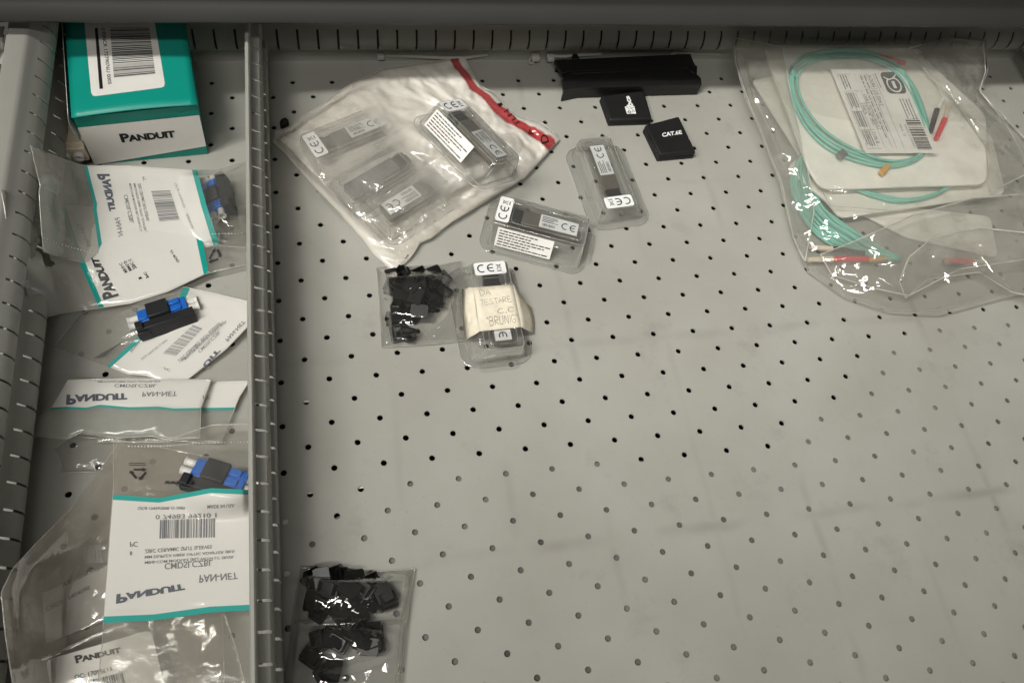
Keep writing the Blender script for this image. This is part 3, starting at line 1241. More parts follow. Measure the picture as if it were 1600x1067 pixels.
# slight bend of the right teal line comes from the bag's own curl; prints seen mirrored through the film
drape('logo_lettering', logo_text(), flip([(151, 272), (168, 331), (171, 272), (181, 330)]), ['A'], M_INKB, tA, .4)
drape('lettering', norm2d(text2d('PAN-NET', .008)), flip([(179, 341), (187, 380), (187, 340), (195, 379)]), ['A'], M_INKG, tA, .4)
drape('lettering', norm2d(text2d('CMDSLCZBL', .004)), flip([(193, 305), (203, 349), (199, 304), (209, 348)]), ['A'], M_INKG, tA, .4)
for k, s_ in enumerate(('MINI-COM MODULE (BL) WITH LC SR/SR.', 'MM DUPLEX FIBER OPTIC ADAPTER (BU)', 'ZIRC CERAMIC SPLIT SLEEVES')):
    e = 1.0 if k < 2 else .7
    drape('lettering', norm2d(text2d(s_, .006)), flip([(201 + k * 7, 287), (201 + k * 7 + 20 * e, 287 + 84 * e), (205.5 + k * 7, 286.5), (205.5 + k * 7 + 20 * e, 286 + 84 * e)]), ['A'], M_INKG, tA, .4)
drape('barcode_print', bars2d(26, 5), flip([(236, 299), (250, 348), (266, 298), (281, 345)]), ['A'], M_INKG, tA, .4)
drape('lettering', norm2d(text2d('PC', 0)), flip([(222, 277), (224, 283), (226, 276), (228, 282)]), ['A'], M_INKG, tA, .4)
drape('lettering', norm2d(text2d('QC# 19456789', 0)), flip([(272, 287), (287, 325), (276, 286), (291, 324)]), ['A'], M_INKL, tA, .4)
drape('lettering', norm2d(text2d('MADE IN U.S.A.', 0)), flip([(290, 335), (299, 358), (294, 334), (303, 357)]), ['A'], M_INKG, tA, .4)
M_PERF = plain('white_perforation', (0.75, 0.74, 0.72), 0.5)


def perf(parent, key, pts, z, wd=1.5, step=5.0, duty=.6):
    """dashed weld line along photo pixels"""
    P = catmull([np.array(p, float) for p in pts], False, 12)
    d = 0
    segs, cur = [], []
    for i in range(len(P) - 1):
        n_ = max(1, int(np.hypot(*(P[i + 1] - P[i])) / 1.0))
        for k in range(n_):
            q = P[i] + (P[i + 1] - P[i]) * k / n_
            if (d % step) < step * duty:
                cur.append(q)
            elif len(cur) > 1:
                segs.append(cur)
                cur = []
            else:
                cur = []
            d += np.hypot(*(P[i + 1] - P[i])) / n_
    v, f = [], []
    for s_ in segs:
        gv, gf = ribbon2d([tuple(s_[0]), tuple(s_[-1])], wd)
        b = len(v)
        for x, y in gv:
            h, dd = drop(x, y, [key], z)
            v.append(tuple(h - dd * .35))
        f += [tuple(i + b for i in q) for q in gf]
    mesh('perforation_print', v, f, M_PERF, parent)


perf(tA, 'A', [(68, 372), (110, 386), (165, 398), (215, 388), (280, 372), (330, 366), (390, 365)], 10)

# --- tilted white bag with adapter
F_C = film('bag_film_tilted', axis=0, stops=[(0, (.56, .55, .50, .20)), (.435, TL_), (.465, W_)], crinkle=.16, **MIL)
tC = thing('parts_bag', 'tilted white bag with mirrored print and rolled lower edge touching divider', 'bag', (-300, 10, 2), group=GB)
pouch('parts_bag', tC, 'C', E4([(0, 150, 478), (.435, 286, 448), (.6, 341, 459), (1, 392, 472)], (3, 9)),
      E4([(392, 472), (397, 500), (354, 545), (310, 580), (275, 607)], (9, 3)),
      E4([(0, 83, 543), (.2, 142, 564), (.435, 166, 572), (.62, 200, 585), (.75, 228, 587), (1, 275, 607)], (2, 3)),
      E4([(150, 478), (123, 493), (83, 543)], (3, 2)), F_C, 80, 60, 3.0, [(.36, .33, .16, .30, 7)], ((40, 1.3, 3), (15, .35, 3)), 21, power=.5,
      flat=lambda u, v: 1.0)
drape('lettering', norm2d(text2d('PAN-NET', .02)), [(352, 530), (379, 500), (356, 534), (384, 503)], ['C'], M_INKG, tC, .4)
drape('logo_lettering', norm2d(text2d('UIT', .05)), [(316, 570), (339, 544), (321, 574), (345, 548)], ['C'], M_INKB, tC, .4)
drape('lettering', norm2d(text2d('CMDSLCZBL', .004)), [(309, 548), (342, 516), (312, 552), (346, 519)], ['C'], M_INKG, tC, .4)
for k, s_ in enumerate(('ZIRC CERAMIC SPLIT SLEEVES', 'MM DUPLEX FIBER OPTIC ADAPTER (BU)', 'MINI-COM MODULE (BL) WITH LC SR/SR.')):
    o_ = k * 5.0
    drape('lettering', norm2d(text2d(s_, .004)), [(277 + o_, 563 - o_ * .35), (342 + o_, 503 - o_ * .35), (280 + o_, 566 - o_ * .35), (345 + o_, 506 - o_ * .35)], ['C'], M_INKG, tC, .4)
drape('barcode_print', bars2d(28, 6), [(254, 552), (303, 506), (275, 556), (318, 512)], ['C'], M_INKG, tC, .4)
drape('lettering', norm2d(text2d('QC# 19456789 O 5009', 0)), [(219, 560), (259, 529), (222, 563), (262, 532)], ['C'], M_INKL, tC, .4)
drape('lettering', norm2d(text2d('WWW.PAN', .02)), [(201, 549), (226, 518), (206, 551), (230, 521)], ['C'], M_INKG, tC, .4)
drape('lettering', norm2d(text2d('PC', 0)), [(256, 573), (266, 577), (257, 577), (266, 581)], ['C'], M_INKG, tC, .4)
drape('film_glint', ([(0, 0), (.45, .1), (1, 1), (.55, .55)], [(0, 1, 2, 3)]), [(145, 560), (180, 560), (156, 533), (192, 533)], ['C'],
      plain('silver_glint', (0.8, 0.79, 0.77), 0.12, metal=0.9), tC, .5)  # silver patch laid on the film as a painted glint

# --- clear flap of a bag end lying flat in the compartment
F_I = film('bag_film_scrap', crinkle=.5, milky=.06, tint=(.985, .985, .98), rough=.08, gloss=1.2)
tI = thing('clear_bag', 'crumpled clear bag corner lying flat below the folded white bag', 'bag', (-315, -65, 1), group=GB)
pouch('clear_bag', tI, 'I', E4([(84, 703), (100, 690), (116, 681), (150, 684), (190, 690)], 4), E4([(190, 690), (180, 712), (163, 737)], 4), E4([(96, 738), (130, 737), (163, 737)], 2),
      E4([(84, 703), (93, 716), (96, 738)], 4), F_I, 40, 30, 4, (), ((16, 2.0, 3), (7, .8, 3)), 31)

# --- large clear bag at the bottom left
F_G = film('bag_film_large_clear', milky=0.16, tint=(0.98, 0.97, 0.955), milk_col=(0.82, 0.74, 0.65), rough=0.11, gloss=2.8, trans=.45, crinkle=.6, cscale=48)
tG = thing('clear_bag', 'large wrinkled clear bag with a paper slip inside, bottom of the left compartment', 'bag', (-330, -160, 2), group=GB)
slip = thing('paper_slip', 'printed paper slip inside the large wrinkled clear bag', 'paper', tuple(bp(130, 940, 8)))
v, f = quad2d(6)
qs = [(72, 1005), (185, 960), (66, 926), (180, 874)]


def px_sheet(g2, q, zf):
    a, b, c, d = [np.array(p, float) for p in q]
    out_ = []
    for x, y in g2[0]:
        p = a * (1 - x) * (1 - y) + b * x * (1 - y) + c * (1 - x) * y + d * x * y
        out_.append(tuple(bp(p[0], p[1], zf(x, y))))
    return out_, g2[1]


v, f = px_sheet(quad2d(6), qs, lambda x, y: 3.5 + 1 * math.sin(3 * x))
mesh('slip_sheet', v, f, plain('grey_white_paper', (0.60, 0.585, 0.55), .6), slip, True)
bvh_of('slip', v, f)
drape('lettering', norm2d(text2d('Adjustable Keystone', .01)), [(98, 919), (178, 880), (96, 911), (176, 872)], ['slip'], M_INKG, slip, .4)
drape('lettering', norm2d(text2d('C0020   0404090', .01)), [(73, 955), (141, 920), (71, 948), (139, 914)], ['slip'], M_INKG, slip, .4)
drape('barcode_print', bars2d(20, 15), [(132, 880), (170, 878), (128, 853), (168, 850)], ['slip'], M_INKL, slip, .4, 10)
pouch('clear_bag', tG, 'G', E4([(188, 688), (260, 700), (330, 715)], (9, 12)), E4([(330, 715), (345, 900), (352, 1092)], (12, 14)), [(0, 24, 1095, 58), (.3, 120, 1092, 14), (.5, 180, 1090, 8), (1, 352, 1092, 14)],
      [(0, 188, 688, 9), (.13, 150, 742, 12), (.27, 110, 795, 20), (.44, 55, 850, 42), (.55, 20, 888, 60), (.63, 2, 925, 68), (.76, 8, 990, 66), (1, 24, 1095, 58)], F_G, 80, 90, 7, [(.45, .5, .4, .4, 10)],
      ((52, 4.5, 3), (22, 2.2, 4), (9, .6, 3)), 41, power=.6, zsag=4.5, flat=lambda u, v: .4 + 1.0 * v)

# --- small clear bag with the rounded white label card, nearest
F_H = film('bag_film_label_card', milky=0.09, tint=(0.985, 0.98, 0.97), rough=0.12, gloss=1.1, trans=.5, crinkle=.3, cscale=55)
tH = thing('clear_bag', 'crinkled clear bag holding a rounded white label, cut off by the bottom edge', 'bag', (-290, -225, 12), group=GB)
card = thing('label_card', 'rounded white label card with black logo and barcode inside crinkled clear bag', 'label', tuple(bp(155, 1040, 14)))
g2 = rquad2d(100, 60, 5)
qc = [(92, 1130), (262, 1093), (71, 1031), (236, 983)]
v, f = px_sheet(g2, qc, lambda x, y: 14 + 1.5 * math.sin(2 * x))
o = mesh('card_sheet', v, f, M_LABEL, card, True)
bvh_of('cardH', v, f)
drape('logo_lettering', logo_text(), [(119, 1036), (190, 1018.5), (116, 1024), (187, 1008)], ['cardH'], M_INK, card, .4)
drape('lettering', norm2d(text2d('QC: 17095613', .01, 0, 1.0)), [(117.5, 1062.5), (176, 1049), (115.5, 1054), (174, 1041)], ['cardH'], M_INK, card, .4)
drape('barcode_print', bars2d(28, 9), [(126, 1082), (196, 1066), (122, 1066), (192, 1050)], ['cardH'], M_INK, card, .4)
pouch('clear_bag', tH, 'H', E4([(64, 1030), (150, 990), (250, 952), (350, 955)], (13, 14)), E4([(350, 955), (368, 1010), (392, 1100)], (14, 14)), E4([(66, 1120), (392, 1100)], (13, 14)),
      E4([(64, 1030), (66, 1120)], 13), F_H, 70, 40, 4, (), ((30, 2.4, 4), (14, .7, 4)), 43, flat=lambda u, v: 0.3 if u < .55 else 1.4)

# --- folded white bags, one over the other
F_D2 = film('bag_film_folded_under', axis=1, stops=[(0, W_), (.44, TL_), (.48, (.56, .56, .51, .28))], crinkle=.16, **MIL)
tD2 = thing('parts_bag', 'white bag mostly hidden, only its right end showing past the folded bag', 'bag', (-260, -30, 2), group=GB)
pouch('parts_bag', tD2, 'D2', E4([(160, 600), (330, 596), (390, 595)], 5), E4([(390, 595), (374, 620), (345, 692)], 5), E4([(150, 690), (345, 692)], 6),
      E4([(160, 600), (150, 690)], 5), F_D2, 50, 36, 2, (), ((34, 1.6, 3), (14, .5, 3)), 51)
F_D = film('bag_film_folded', axis=1, stops=[(0, W_), (.455, TL_), (.49, (.56, .56, .51, .32))], crinkle=.16, milky=.16, tint=(.975, .98, .97), milk_col=(.78, .77, .71), rough=.12, trans=.5)
tD = thing('parts_bag', 'folded white bag with upside-down grey logo lying across the compartment', 'bag', (-305, -40, 6), group=GB)
pouch('parts_bag', tD, 'D', E4([(106, 593), (200, 591), (330, 593)], 10), E4([(0, 330, 593), (.455, 314, 637), (1, 312, 684)], (10, 16)),
      E4([(38, 685), (66, 682), (102, 686), (126, 676), (150, 680), (180, 684), (235, 681), (262, 687), (312, 684)], (10, 16)),
      E4([(0, 106, 593), (.46, 80, 637), (.62, 60, 653), (1, 38, 685)], (10, 10)), F_D, 70, 44, 4.0, (), ((44, 2.0, 3), (16, .6, 3)), 53, flat=lambda u, v: .4 if v < .45 else 1.5)
drape('logo_lettering', logo_text(), [(104, 616.5), (198.5, 614), (103, 632.5), (199, 627)], ['D'], M_INKB, tD, .4)
drape('lettering', norm2d(text2d('PAN-NET', .006)), [(223, 612), (277, 611), (222, 619.5), (276, 618.5)], ['D'], M_INKG, tD, .4)
drape('lettering', norm2d(text2d('CMDSLCZBL', .006)), [(179, 600), (245, 600), (178, 605), (244, 605)], ['D'], M_INKG, tD, .4)
drape('lettering', norm2d(text2d('MM DUPLEX FIBER OPTIC ADAPTER (BU)', .006)), [(153, 594.5), (250, 594), (153, 597.5), (250, 597)], ['D'], M_INKG, tD, .4)
drape('lettering', norm2d(text2d('ET', .006)), [(317, 617), (328, 617), (317, 623), (328, 623)], ['D', 'D2'], M_INKG, tD2, .4)

# --- large white bag with adapter, lowest
F_F = film('bag_film_lowest', axis=1, stops=[(0, CL), (.198, TL_), (.218, (.82, .80, .755, .88)), (.672, TL_), (.694, (.5, .48, .45, .07))], crinkle=.12, milky=.13, tint=(.98, .98, .965), milk_col=(.80, .76, .70), rough=.12, gloss=.55, trans=.5)
tF = thing('parts_bag', 'large white bag with upside-down print beside the divider, nearest of the printed bags', 'bag', (-270, -130, 10), group=GB)
pouch('parts_bag', tF, 'F', E4([(177, 690), (250, 690), (330, 664), (400, 662)], (16, 24)), E4([(0, 400, 662), (.198, 399, 765), (.68, 403, 945), (1, 403, 1095)], (24, 36)),
      E4([(150, 1095), (403, 1095)], (28, 36)), E4([(0, 177, 690), (.16, 177.5, 757), (.675, 162, 962), (.75, 160, 1002), (1, 150, 1095)], (18, 28)), F_F, 76, 110, 3,
      [(.76, .17, .22, .10, 21)], ((60, 2.0, 3), (30, .9, 3)), 61, flat=lambda u, v: .35 if .22 < v < .66 else 1.3)
drape('logo_lettering', logo_text(), [(182, 928), (287, 911), (181, 943), (290, 924)], ['F'], M_INKB, tF, .45)
drape('lettering', norm2d(text2d('PAN-NET', .008)), [(312, 898), (370, 894), (311, 910), (372, 904)], ['F'], M_INKG, tF, .45)
drape('lettering', norm2d(text2d('CMDSLCZBL', .008)), [(257, 879.5), (332, 874), (257, 889.5), (332, 883.5)], ['F'], M_INKG, tF, .45)
for k, s_ in enumerate(('ZIRC CERAMIC SPLIT SLEEVES', 'MM DUPLEX FIBER OPTIC ADAPTER (BU)', 'MINI-COM MODULE (BL) WITH LC SR/SR.')):
    e = 105 if k == 0 else 140
    drape('lettering', norm2d(text2d(s_, .006)), [(226, 858 + k * 8.5), (226 + e, 851 + k * 8.5 - (e - 105) * .05), (226, 864 + k * 8.5), (226 + e, 856.5 + k * 8.5 - (e - 105) * .05)], ['F'], M_INKG, tF, .45)
drape('lettering', norm2d(text2d('PC', .006)), [(203, 846), (215, 846), (203, 854), (215, 854)], ['F'], M_INKG, tF, .45)
drape('lettering', norm2d(text2d('1', .006)), [(203, 861), (206, 861), (203, 867), (206, 867)], ['F'], M_INKG, tF, .45)
drape('barcode_print', bars2d(30, 12), [(249, 841), (337, 839), (250, 812), (337, 809)], ['F'], M_INKG, tF, .45)
drape('lettering', norm2d(text2d('0 74983 99210 1', .01)), [(243, 804), (338, 801), (243, 811), (338, 808)], ['F'], M_INKG, tF, .45)
drape('lettering', norm2d(text2d('QC# 19456789R O 2009', .006)), [(215, 791), (289, 790), (215, 796.5), (289, 795.5)], ['F'], M_INKG, tF, .45)
drape('lettering', norm2d(text2d('MADE IN USA', .006)), [(324, 789), (366, 787), (324, 794.5), (366, 792.5)], ['F'], M_INKG, tF, .45)
drape('lettering', norm2d(text2d('www.pan', .03)), [(257, 748), (303, 749), (257, 756), (303, 757)], ['F'], M_INK, tF, .45)
drape('recycling_mark', recycle2d(), [(202, 730), (230, 730), (202, 750), (230, 750)], ['F'], M_INK, tF, .45)
drape('fine_print', lines2d(2, 18), [(202, 722), (228, 722), (202, 728), (228, 728)], ['F'], M_INK, tF, .45)
perf(tF, 'F', [(389, 716), (391, 780), (390, 850), (389, 905), (388, 940)], 22, 1.5, 6, .5)
perf(tF, 'F', [(200, 697), (250, 697), (300, 693), (395, 690)], 14, 1.8, 5, .55)


# ================================================================== BLISTER PACKS AND TRANSCEIVERS
GP = 'clear clamshell packs with a transceiver'
GT = 'small metal transceivers inside the clear packs'


def make_blister(label, side_label=True, sticker=True):
    t = thing('blister_pack', label, 'blister pack', group=GP)
    g = G()
    n = 6
    rings = [rrect(-1, -4, 90, 56, 13, 0.5, n), rrect(-1, -4, 89, 55, 12.6, 0.9, n), rrect(0, -4, 79, 43, 5, 0.9, n), rrect(0, -4, 78.4, 42.4, 5, 1.8, n),
             rrect(0, -1.5, 77.5, 35, 4.5, 11, n), rrect(0, -.3, 77, 31, 4, 18.0, n), rrect(0, -.2, 76, 29.6, 3.6, 19.0, n), rrect(0, -.2, 74.5, 28.2, 3.2, 19.2, n),
             rrect(0, 0, 68, 21, 2.5, 19.2, n), rrect(0, 0, 67.2, 20.2, 2.3, 18.2, n)]
    g.loft(rings, False, True)
    o = g.out('clear_shell', M_PET, t, False)
    solid(o, 0.45, -1)
    smooth_by_angle(o, 38)
    g = G()  # milky tubes added along the edges for their bright light lines
    for cx_, cy_, lx, ly, rr, z0, th in ((-1, -4, 89.6, 55.6, 12.8, .8, .32), (0, -.2, 76, 29.6, 3.6, 19.05, .34), (0, 0, 68, 21, 2.5, 19.2, .22), (0, -4, 79, 43, 5, 1.1, .28)):
        g.tube(rrect(cx_, cy_, lx, ly, rr, z0, 5), th, 6, True)
    for ex, ey, tx_, ty_ in ((39, 17, 37.6, 14.2), (-39, 17, -37.6, 14.2), (39, -25, 37.6, -14.6), (-39, -25, -37.6, -14.6)):
        g.tube([(ex * .985, ey * .985, 1.5), (tx_ * .995, ty_ * .98, 18.6)], .28, 6)
    g.out('edge_highlight', M_PETEDGE, t, False, True)
    # small moulded features of the shell
    g = G()
    for cx_, cy_, lx, ly, z0, h in ((22, -15.5, 17, 3.2, 9.5, 1.8), (-22, 10.4, 12, 2, 19.2, .9), (14, 10.4, 18, 2, 19.2, .9), (30, -9.6, 9, 2, 19.2, .8)):
        g.loft([rrect(cx_, cy_ - .6, lx + 1.5, ly + 1.2, (ly + 1.2) / 2.05, z0, 5), rrect(cx_, cy_ - .6, lx, ly, ly / 2.05, z0 + h, 5)], False, True)
    o = g.out('moulded_rib', M_PET, t, False, True)
    g = G()
    g.loft([rrect(43.5, -4, 8, 30, 1.5, 0.9, 4), rrect(43.5, -4, 7, 29, 1.5, 3.2, 4), rrect(43.5, -4, 6, 28, 1.2, 3.4, 4)], False, True)
    o = g.out('hinge_lip', M_PET, t, False)
    smooth_by_angle(o, 40)
    if sticker:
        v, f = rquad2d(11.5, 25, 2)
        st = mesh('mark_sticker', [(-37.5 + x * 11.5, -12.5 + y * 25, 19.7) for x, y in v], f, M_STICK, t, world=False)
        q = merge2d(ce2d(0, 7.4), bin2d(15.2, 6.6))
        mesh('mark_lettering', [(-28.2 - y, -10.3 + x, 19.9) for x, y in q[0]], [tuple(reversed(k)) for k in q[1]] if False else q[1], M_INK, st, world=False)
    if side_label:
        def slope(x, y):        # on the long sloping side
            a = Vector((-33 + 47 * x, -24.9, 3.2))
            b = Vector((-33 + 47 * x, -16.4, 17.4))
            p = a + (b - a) * y
            return p + Vector((0, -.75, .45))
        v, f = quad2d(3)
        sl = mesh('text_label', [tuple(slope(x, y)) for x, y in v], f, M_LABEL, t, world=False)
        v, f = lines2d(6, 77, .42, .6)
        mesh('fine_print', [tuple(slope(.04 + .92 * x, .06 + .88 * y) + Vector((0, -.18, .1))) for x, y in v], f, M_INK, sl, world=False)
    return t


def make_transceiver(label, lab=True):
    t = thing('transceiver', label, 'transceiver', group=GT)
    g = G()
    g.box(-16, 31, -6.8, 6.8, 9.0, 17.0)
    g.box(-4, 0, -5, 5, 17.0, 17.5)
    o = g.out('metal_case', M_GREYMETAL if not lab else M_METAL, t, False)
    bevel(o, .5)
    g = G()
    g.box(-28, -16, -6.3, 6.3, 10, 16.6)
    g.box(-30.5, -26, -4.5, 4.5, 8.5, 14)
    o = g.out('port_plug', M_BLACK, t, False)
    bevel(o, .9)
    g = G()
    g.tube([(-17, -6.9, 12), (-23, -7.2, 16.2), (-24.5, -6.4, 17.2), (-24.5, 6.4, 17.2), (-23, 7.2, 16.2), (-17, 6.9, 12)], .55, 7)
    g.out('bail_latch', M_GREYMETAL, t, False, True)
    if lab:
        v, f = quad2d(2)
        st = mesh('mark_label', [(-1.5 + 32 * x, -6.3 + 12.6 * y, 17.7) for x, y in v], f, M_STICK, t, world=False)
        q = ce2d(0, 6.6)
        q = merge2d(xf2d(q, 1, 1, 17.5, -3.3), xf2d(lines2d(4, 5, .5), 13.5, 6.2, 1.2, -1.0), xf2d(bars2d(16, 4), 11, 2.6, 2, -4.8))
        mesh('mark_lettering', [(x - 1.0, y, 17.9) for x, y in q[0]], q[1], M_INK, st, world=False)
    return t


def place_pack(bl, tx, p0, p1, base, roll=0.0, pitch=0.0):
    """p0 sticker end, p1 other end of the top face"""
    c, yaw = set_by_px(bl, p0, p1, base + 19, roll, pitch)
    bl.location.z = base * S
    tx.location = bl.location
    tx.rotation_euler = bl.rotation_euler


def relabel(o, s):
    o['label'] = s
    return o


b1_ = make_blister('clear clamshell lying slanted on the bare floor, its front side carrying a white text label')
t1_ = make_transceiver('transceiver in the slanted clamshell with the white text label, on the bare floor')
place_pack(b1_, t1_, (777, 325), (917, 362), 0.2)
b2_ = copy_tree(b1_)
relabel(b2_, 'clear clamshell standing alone below the two small black cases')
t2_ = relabel(copy_tree(t1_), 'transceiver in the clamshell just below the two small black cases')
place_pack(b2_, t2_, (970, 324), (929, 217), 0.2)
for ch in list(b2_.children):
    if ch.name.startswith('text_label'):
        for c2 in list(ch.children):
            bpy.data.objects.remove(c2)
        bpy.data.objects.remove(ch)
b3_ = copy_tree(b2_)
relabel(b3_, 'clear clamshell wrapped with a handwritten masking tape note')
t3_ = relabel(copy_tree(t1_), 'transceiver in the clamshell wrapped with masking tape')
place_pack(b3_, t3_, (764, 412), (790, 541), 0.2)
b4_ = relabel(copy_tree(b1_), 'clear clamshell lying on top of the crumpled white bag, tipped on its side')
t4_ = relabel(copy_tree(t1_), 'transceiver in the clamshell on top of the crumpled white bag')
place_pack(b4_, t4_, (694, 164), (783, 254), 31, math.radians(-20))
# inside the white bag
b5_ = relabel(copy_tree(b2_), 'clamshell inside the crumpled white bag, upper left one')
t5_ = relabel(copy_tree(t1_), 'transceiver seen through the white bag, upper left one')
place_pack(b5_, t5_, (487, 229), (604, 182), 3)
b6_ = make_blister('clamshell inside the crumpled white bag, middle one lying face down', False, False)
t6_ = make_transceiver('transceiver seen through the white bag, plain grey underside up', False)
place_pack(b6_, t6_, (648, 234), (536, 300), 3)
b7_ = relabel(copy_tree(b2_), 'clamshell inside the crumpled white bag, nearest its bottom corner')
t7_ = relabel(copy_tree(t1_), 'transceiver seen through the white bag, nearest its bottom corner')
place_pack(b7_, t7_, (700, 266), (596, 330), 3)

# ================================================================== CRUMPLED WHITE BAG
WB = (.93, .885, .81)
GW = film('milky_bag_front', milky=.22, tint=(.97, .965, .95), milk_col=(.93, .90, .84), rough=.12, gloss=2.0, axis=0, trans=.45, interp='LINEAR', wob=.075,
          stops=[(0, (*WB, .8)), (.035, (*WB, .7)), (.06, (*WB, .02)), (.44, (*WB, .03)), (.62, (*WB, .80)), (.918, (*WB, .85)), (.928, (.42, .02, .03, .85)), (.95, (.60, .03, .04, .72)), (.968, (.55, .03, .04, .85)), (.976, (*WB, .85))], crinkle=.8, cscale=70, fine=.3)
GWB = film('white_bag_back', milky=.98, tint=(.9, .9, .88), milk_col=(.88, .84, .77), rough=.2, gloss=.6, crinkle=.5, cscale=50, trans=.05)
tJ = thing('white_bag', 'large crumpled milky white bag with a red torn edge strip, filled with clear packs', 'bag', tuple(bp(640, 260)))
topJ = E4([(0, 430, 205), (.05, 443, 202), (.13, 460, 194), (.22, 482, 175), (.33, 507, 160), (.47, 550, 129.5), (.6, 600, 106), (.76, 667, 98), (.9, 700, 93), (1, 726, 90)], (6, 14))
rightJ = E4([(0, 726, 90), (.1, 742, 118), (.2, 752, 135), (.33, 771, 145), (.45, 787, 162), (.6, 810, 181), (.75, 845, 192), (.88, 868, 208), (1, 874, 219)], (14, 3))
botJ = E4([(0, 617, 427), (.08, 640, 405), (.14, 650, 391), (.2, 656, 380), (.28, 673, 373), (.4, 705, 348), (.52, 740, 327), (.75, 820, 279), (.9, 852, 244), (1, 874, 219)], (3, 3))
leftJ = E4([(0, 430, 205), (.06, 425, 222), (.15, 444, 240), (.25, 463, 262), (.38, 490, 293), (.55, 530, 333), (.75, 566, 374), (.88, 584, 398), (1, 617, 427)], (6, 3))
pouch('white_bag', tJ, 'J', topJ, rightJ, botJ, leftJ, GW, 130, 120, 19, [(.30, .26, .34, .22, 25), (.42, .50, .36, .16, 25), (.50, .72, .34, .14, 25), (.16, .5, .16, .3, 23)],
      ((44, 5.0, 4), (19, 3.4, 5), (8.5, 1.5, 6)), 71, mat_bottom=GWB, power=.38, warp=10, lip=.08,
      flat=lambda u, v: .3 + 1.1 * min(1, max(0, (u - .38) / .25, (.16 - v) / .1, (v - .78) / .1)))
for s_, q in (('D', [(858, 222), (854, 208), (847, 226), (843, 213)]), ('A', [(835, 209), (828, 200), (829, 214), (822, 205)]), ('TLN', [(815, 194), (793, 170), (808, 198), (787, 175)]), ('I', [(786, 164), (782, 159), (781, 168), (777, 163)])):
    drape('lettering', norm2d(text2d(s_, .01)), q, ['J'], M_INK, tJ, .6, 15)
drape('lettering', norm2d(text2d('Ag', .03)), [(630, 403), (638, 397), (632, 406), (640, 401)], ['J'], M_INKG, tJ, .5, 5)
sc = thing('plastic_scrap', 'tiny black plastic scrap peeking from behind the white bag corner', 'scrap', tuple(bp(443, 197)))
g = G()
q = [bp(x, y, 0)[:2] for x, y in ((438, 203), (441, 197), (448, 194.5), (453, 199), (446, 206))]
g.loft([[(p[0], p[1], 1) for p in q], [(p[0], p[1], 9) for p in q]])
o = g.out('scrap_block', M_BLACK, sc)
bevel(o, .8)

# ================================================================== NOTE ON THE CLAMSHELL
tn = thing('tape_note', 'beige masking tape note with pencil handwriting wrapped around a clear pack', 'note', tuple(bp(778, 482, 0)))


def note_z(x, y):
    return 20.6 + .5 * math.sin(7 * x + 3 * y) * .5


v, f = px_sheet(quad2d(8), [(749, 518), (814.5, 511), (740, 449.5), (801, 444.5)], note_z)
bvh_of('note', v, f)
o = mesh('note_front', v, f, M_PAPER, tn, True)
solid(o, .3, 1)


def strip(name, cols, mat, parent):
    """sheet through columns of (px, py, z)"""
    m = len(cols[0])
    v, f = [], []
    for c in cols:
        for px, py, z in c:
            v.append(tuple(bp(px, py, z)))
    for i in range(len(cols) - 1):
        for j in range(m - 1):
            f.append((i * m + j, i * m + j + 1, (i + 1) * m + j + 1, (i + 1) * m + j))
    o = mesh(name, v, f, mat, parent, False)
    solid(o, .3, 1)
    smooth_by_angle(o, 25)
    return o


strip('note_flap', [[(740, 449.5, 20.6), (742, 470, 20.6), (745, 494, 20.6), (749, 518, 20.6)], [(733, 449, 20), (735, 475, 16), (738, 500, 17), (741, 523, 17)],
                    [(728, 451, 13), (729, 478, 17), (732, 503, 12), (735, 526, 14)], [(722, 452, 6), (724, 480, 9), (724, 505, 5), (728.5, 531, 6)]], M_PAPER, tn)
strip('note_flap', [[(801, 444.5, 20.6), (806, 470, 20.6), (810, 490, 20.6), (814.5, 511, 20.6)], [(806, 449, 17), (813, 472, 16), (818, 493, 14), (819, 514, 16)],
                    [(811, 462, 9), (822, 477, 8), (828, 496, 6), (828, 518, 9)], [(817, 472, 4), (830, 481, 3), (834, 500, 2.5), (833.5, 520, 3)]], M_PAPER, tn)
GL = {'D': [[(0, 0), (0, 1), (.6, .8), (.8, .45), (.5, .1), (0, 0)]], 'A': [[(0, 0), (.4, 1), (.8, 0)], [(.15, .35), (.65, .4)]], 'T': [[(0, 1), (.9, .95)], [(.45, 1), (.45, 0)]],
      'E': [[(.7, 1), (.05, .95), (.05, .03), (.75, 0)], [(.05, .5), (.6, .52)]], 'S': [[(.7, .9), (.35, 1), (.08, .75), (.4, .5), (.7, .28), (.4, 0), (0, .12)]],
      'R': [[(0, 0), (.05, 1), (.6, .9), (.65, .6), (.05, .5), (.75, 0)]], 'C': [[(.75, .85), (.4, 1), (.05, .6), (.1, .2), (.45, 0), (.75, .15)]],
      'B': [[(0, 0), (.02, 1), (.5, .92), (.55, .62), (.05, .52), (.65, .42), (.65, .1), (0, 0)]], 'U': [[(0, 1), (.05, .2), (.35, 0), (.65, .2), (.7, 1)]],
      'N': [[(0, 0), (.05, 1), (.65, 0), (.7, 1)]], 'I': [[(.1, 0), (.15, 1)]], 'G': [[(.7, .85), (.35, 1), (.05, .55), (.2, .05), (.6, .05), (.75, .45), (.4, .45)]],
      '"': [[(.1, 1), (.08, .75)], [(.3, 1), (.28, .75)]], ',': [[(.15, .1), (.05, -.15)]], ' ': []}


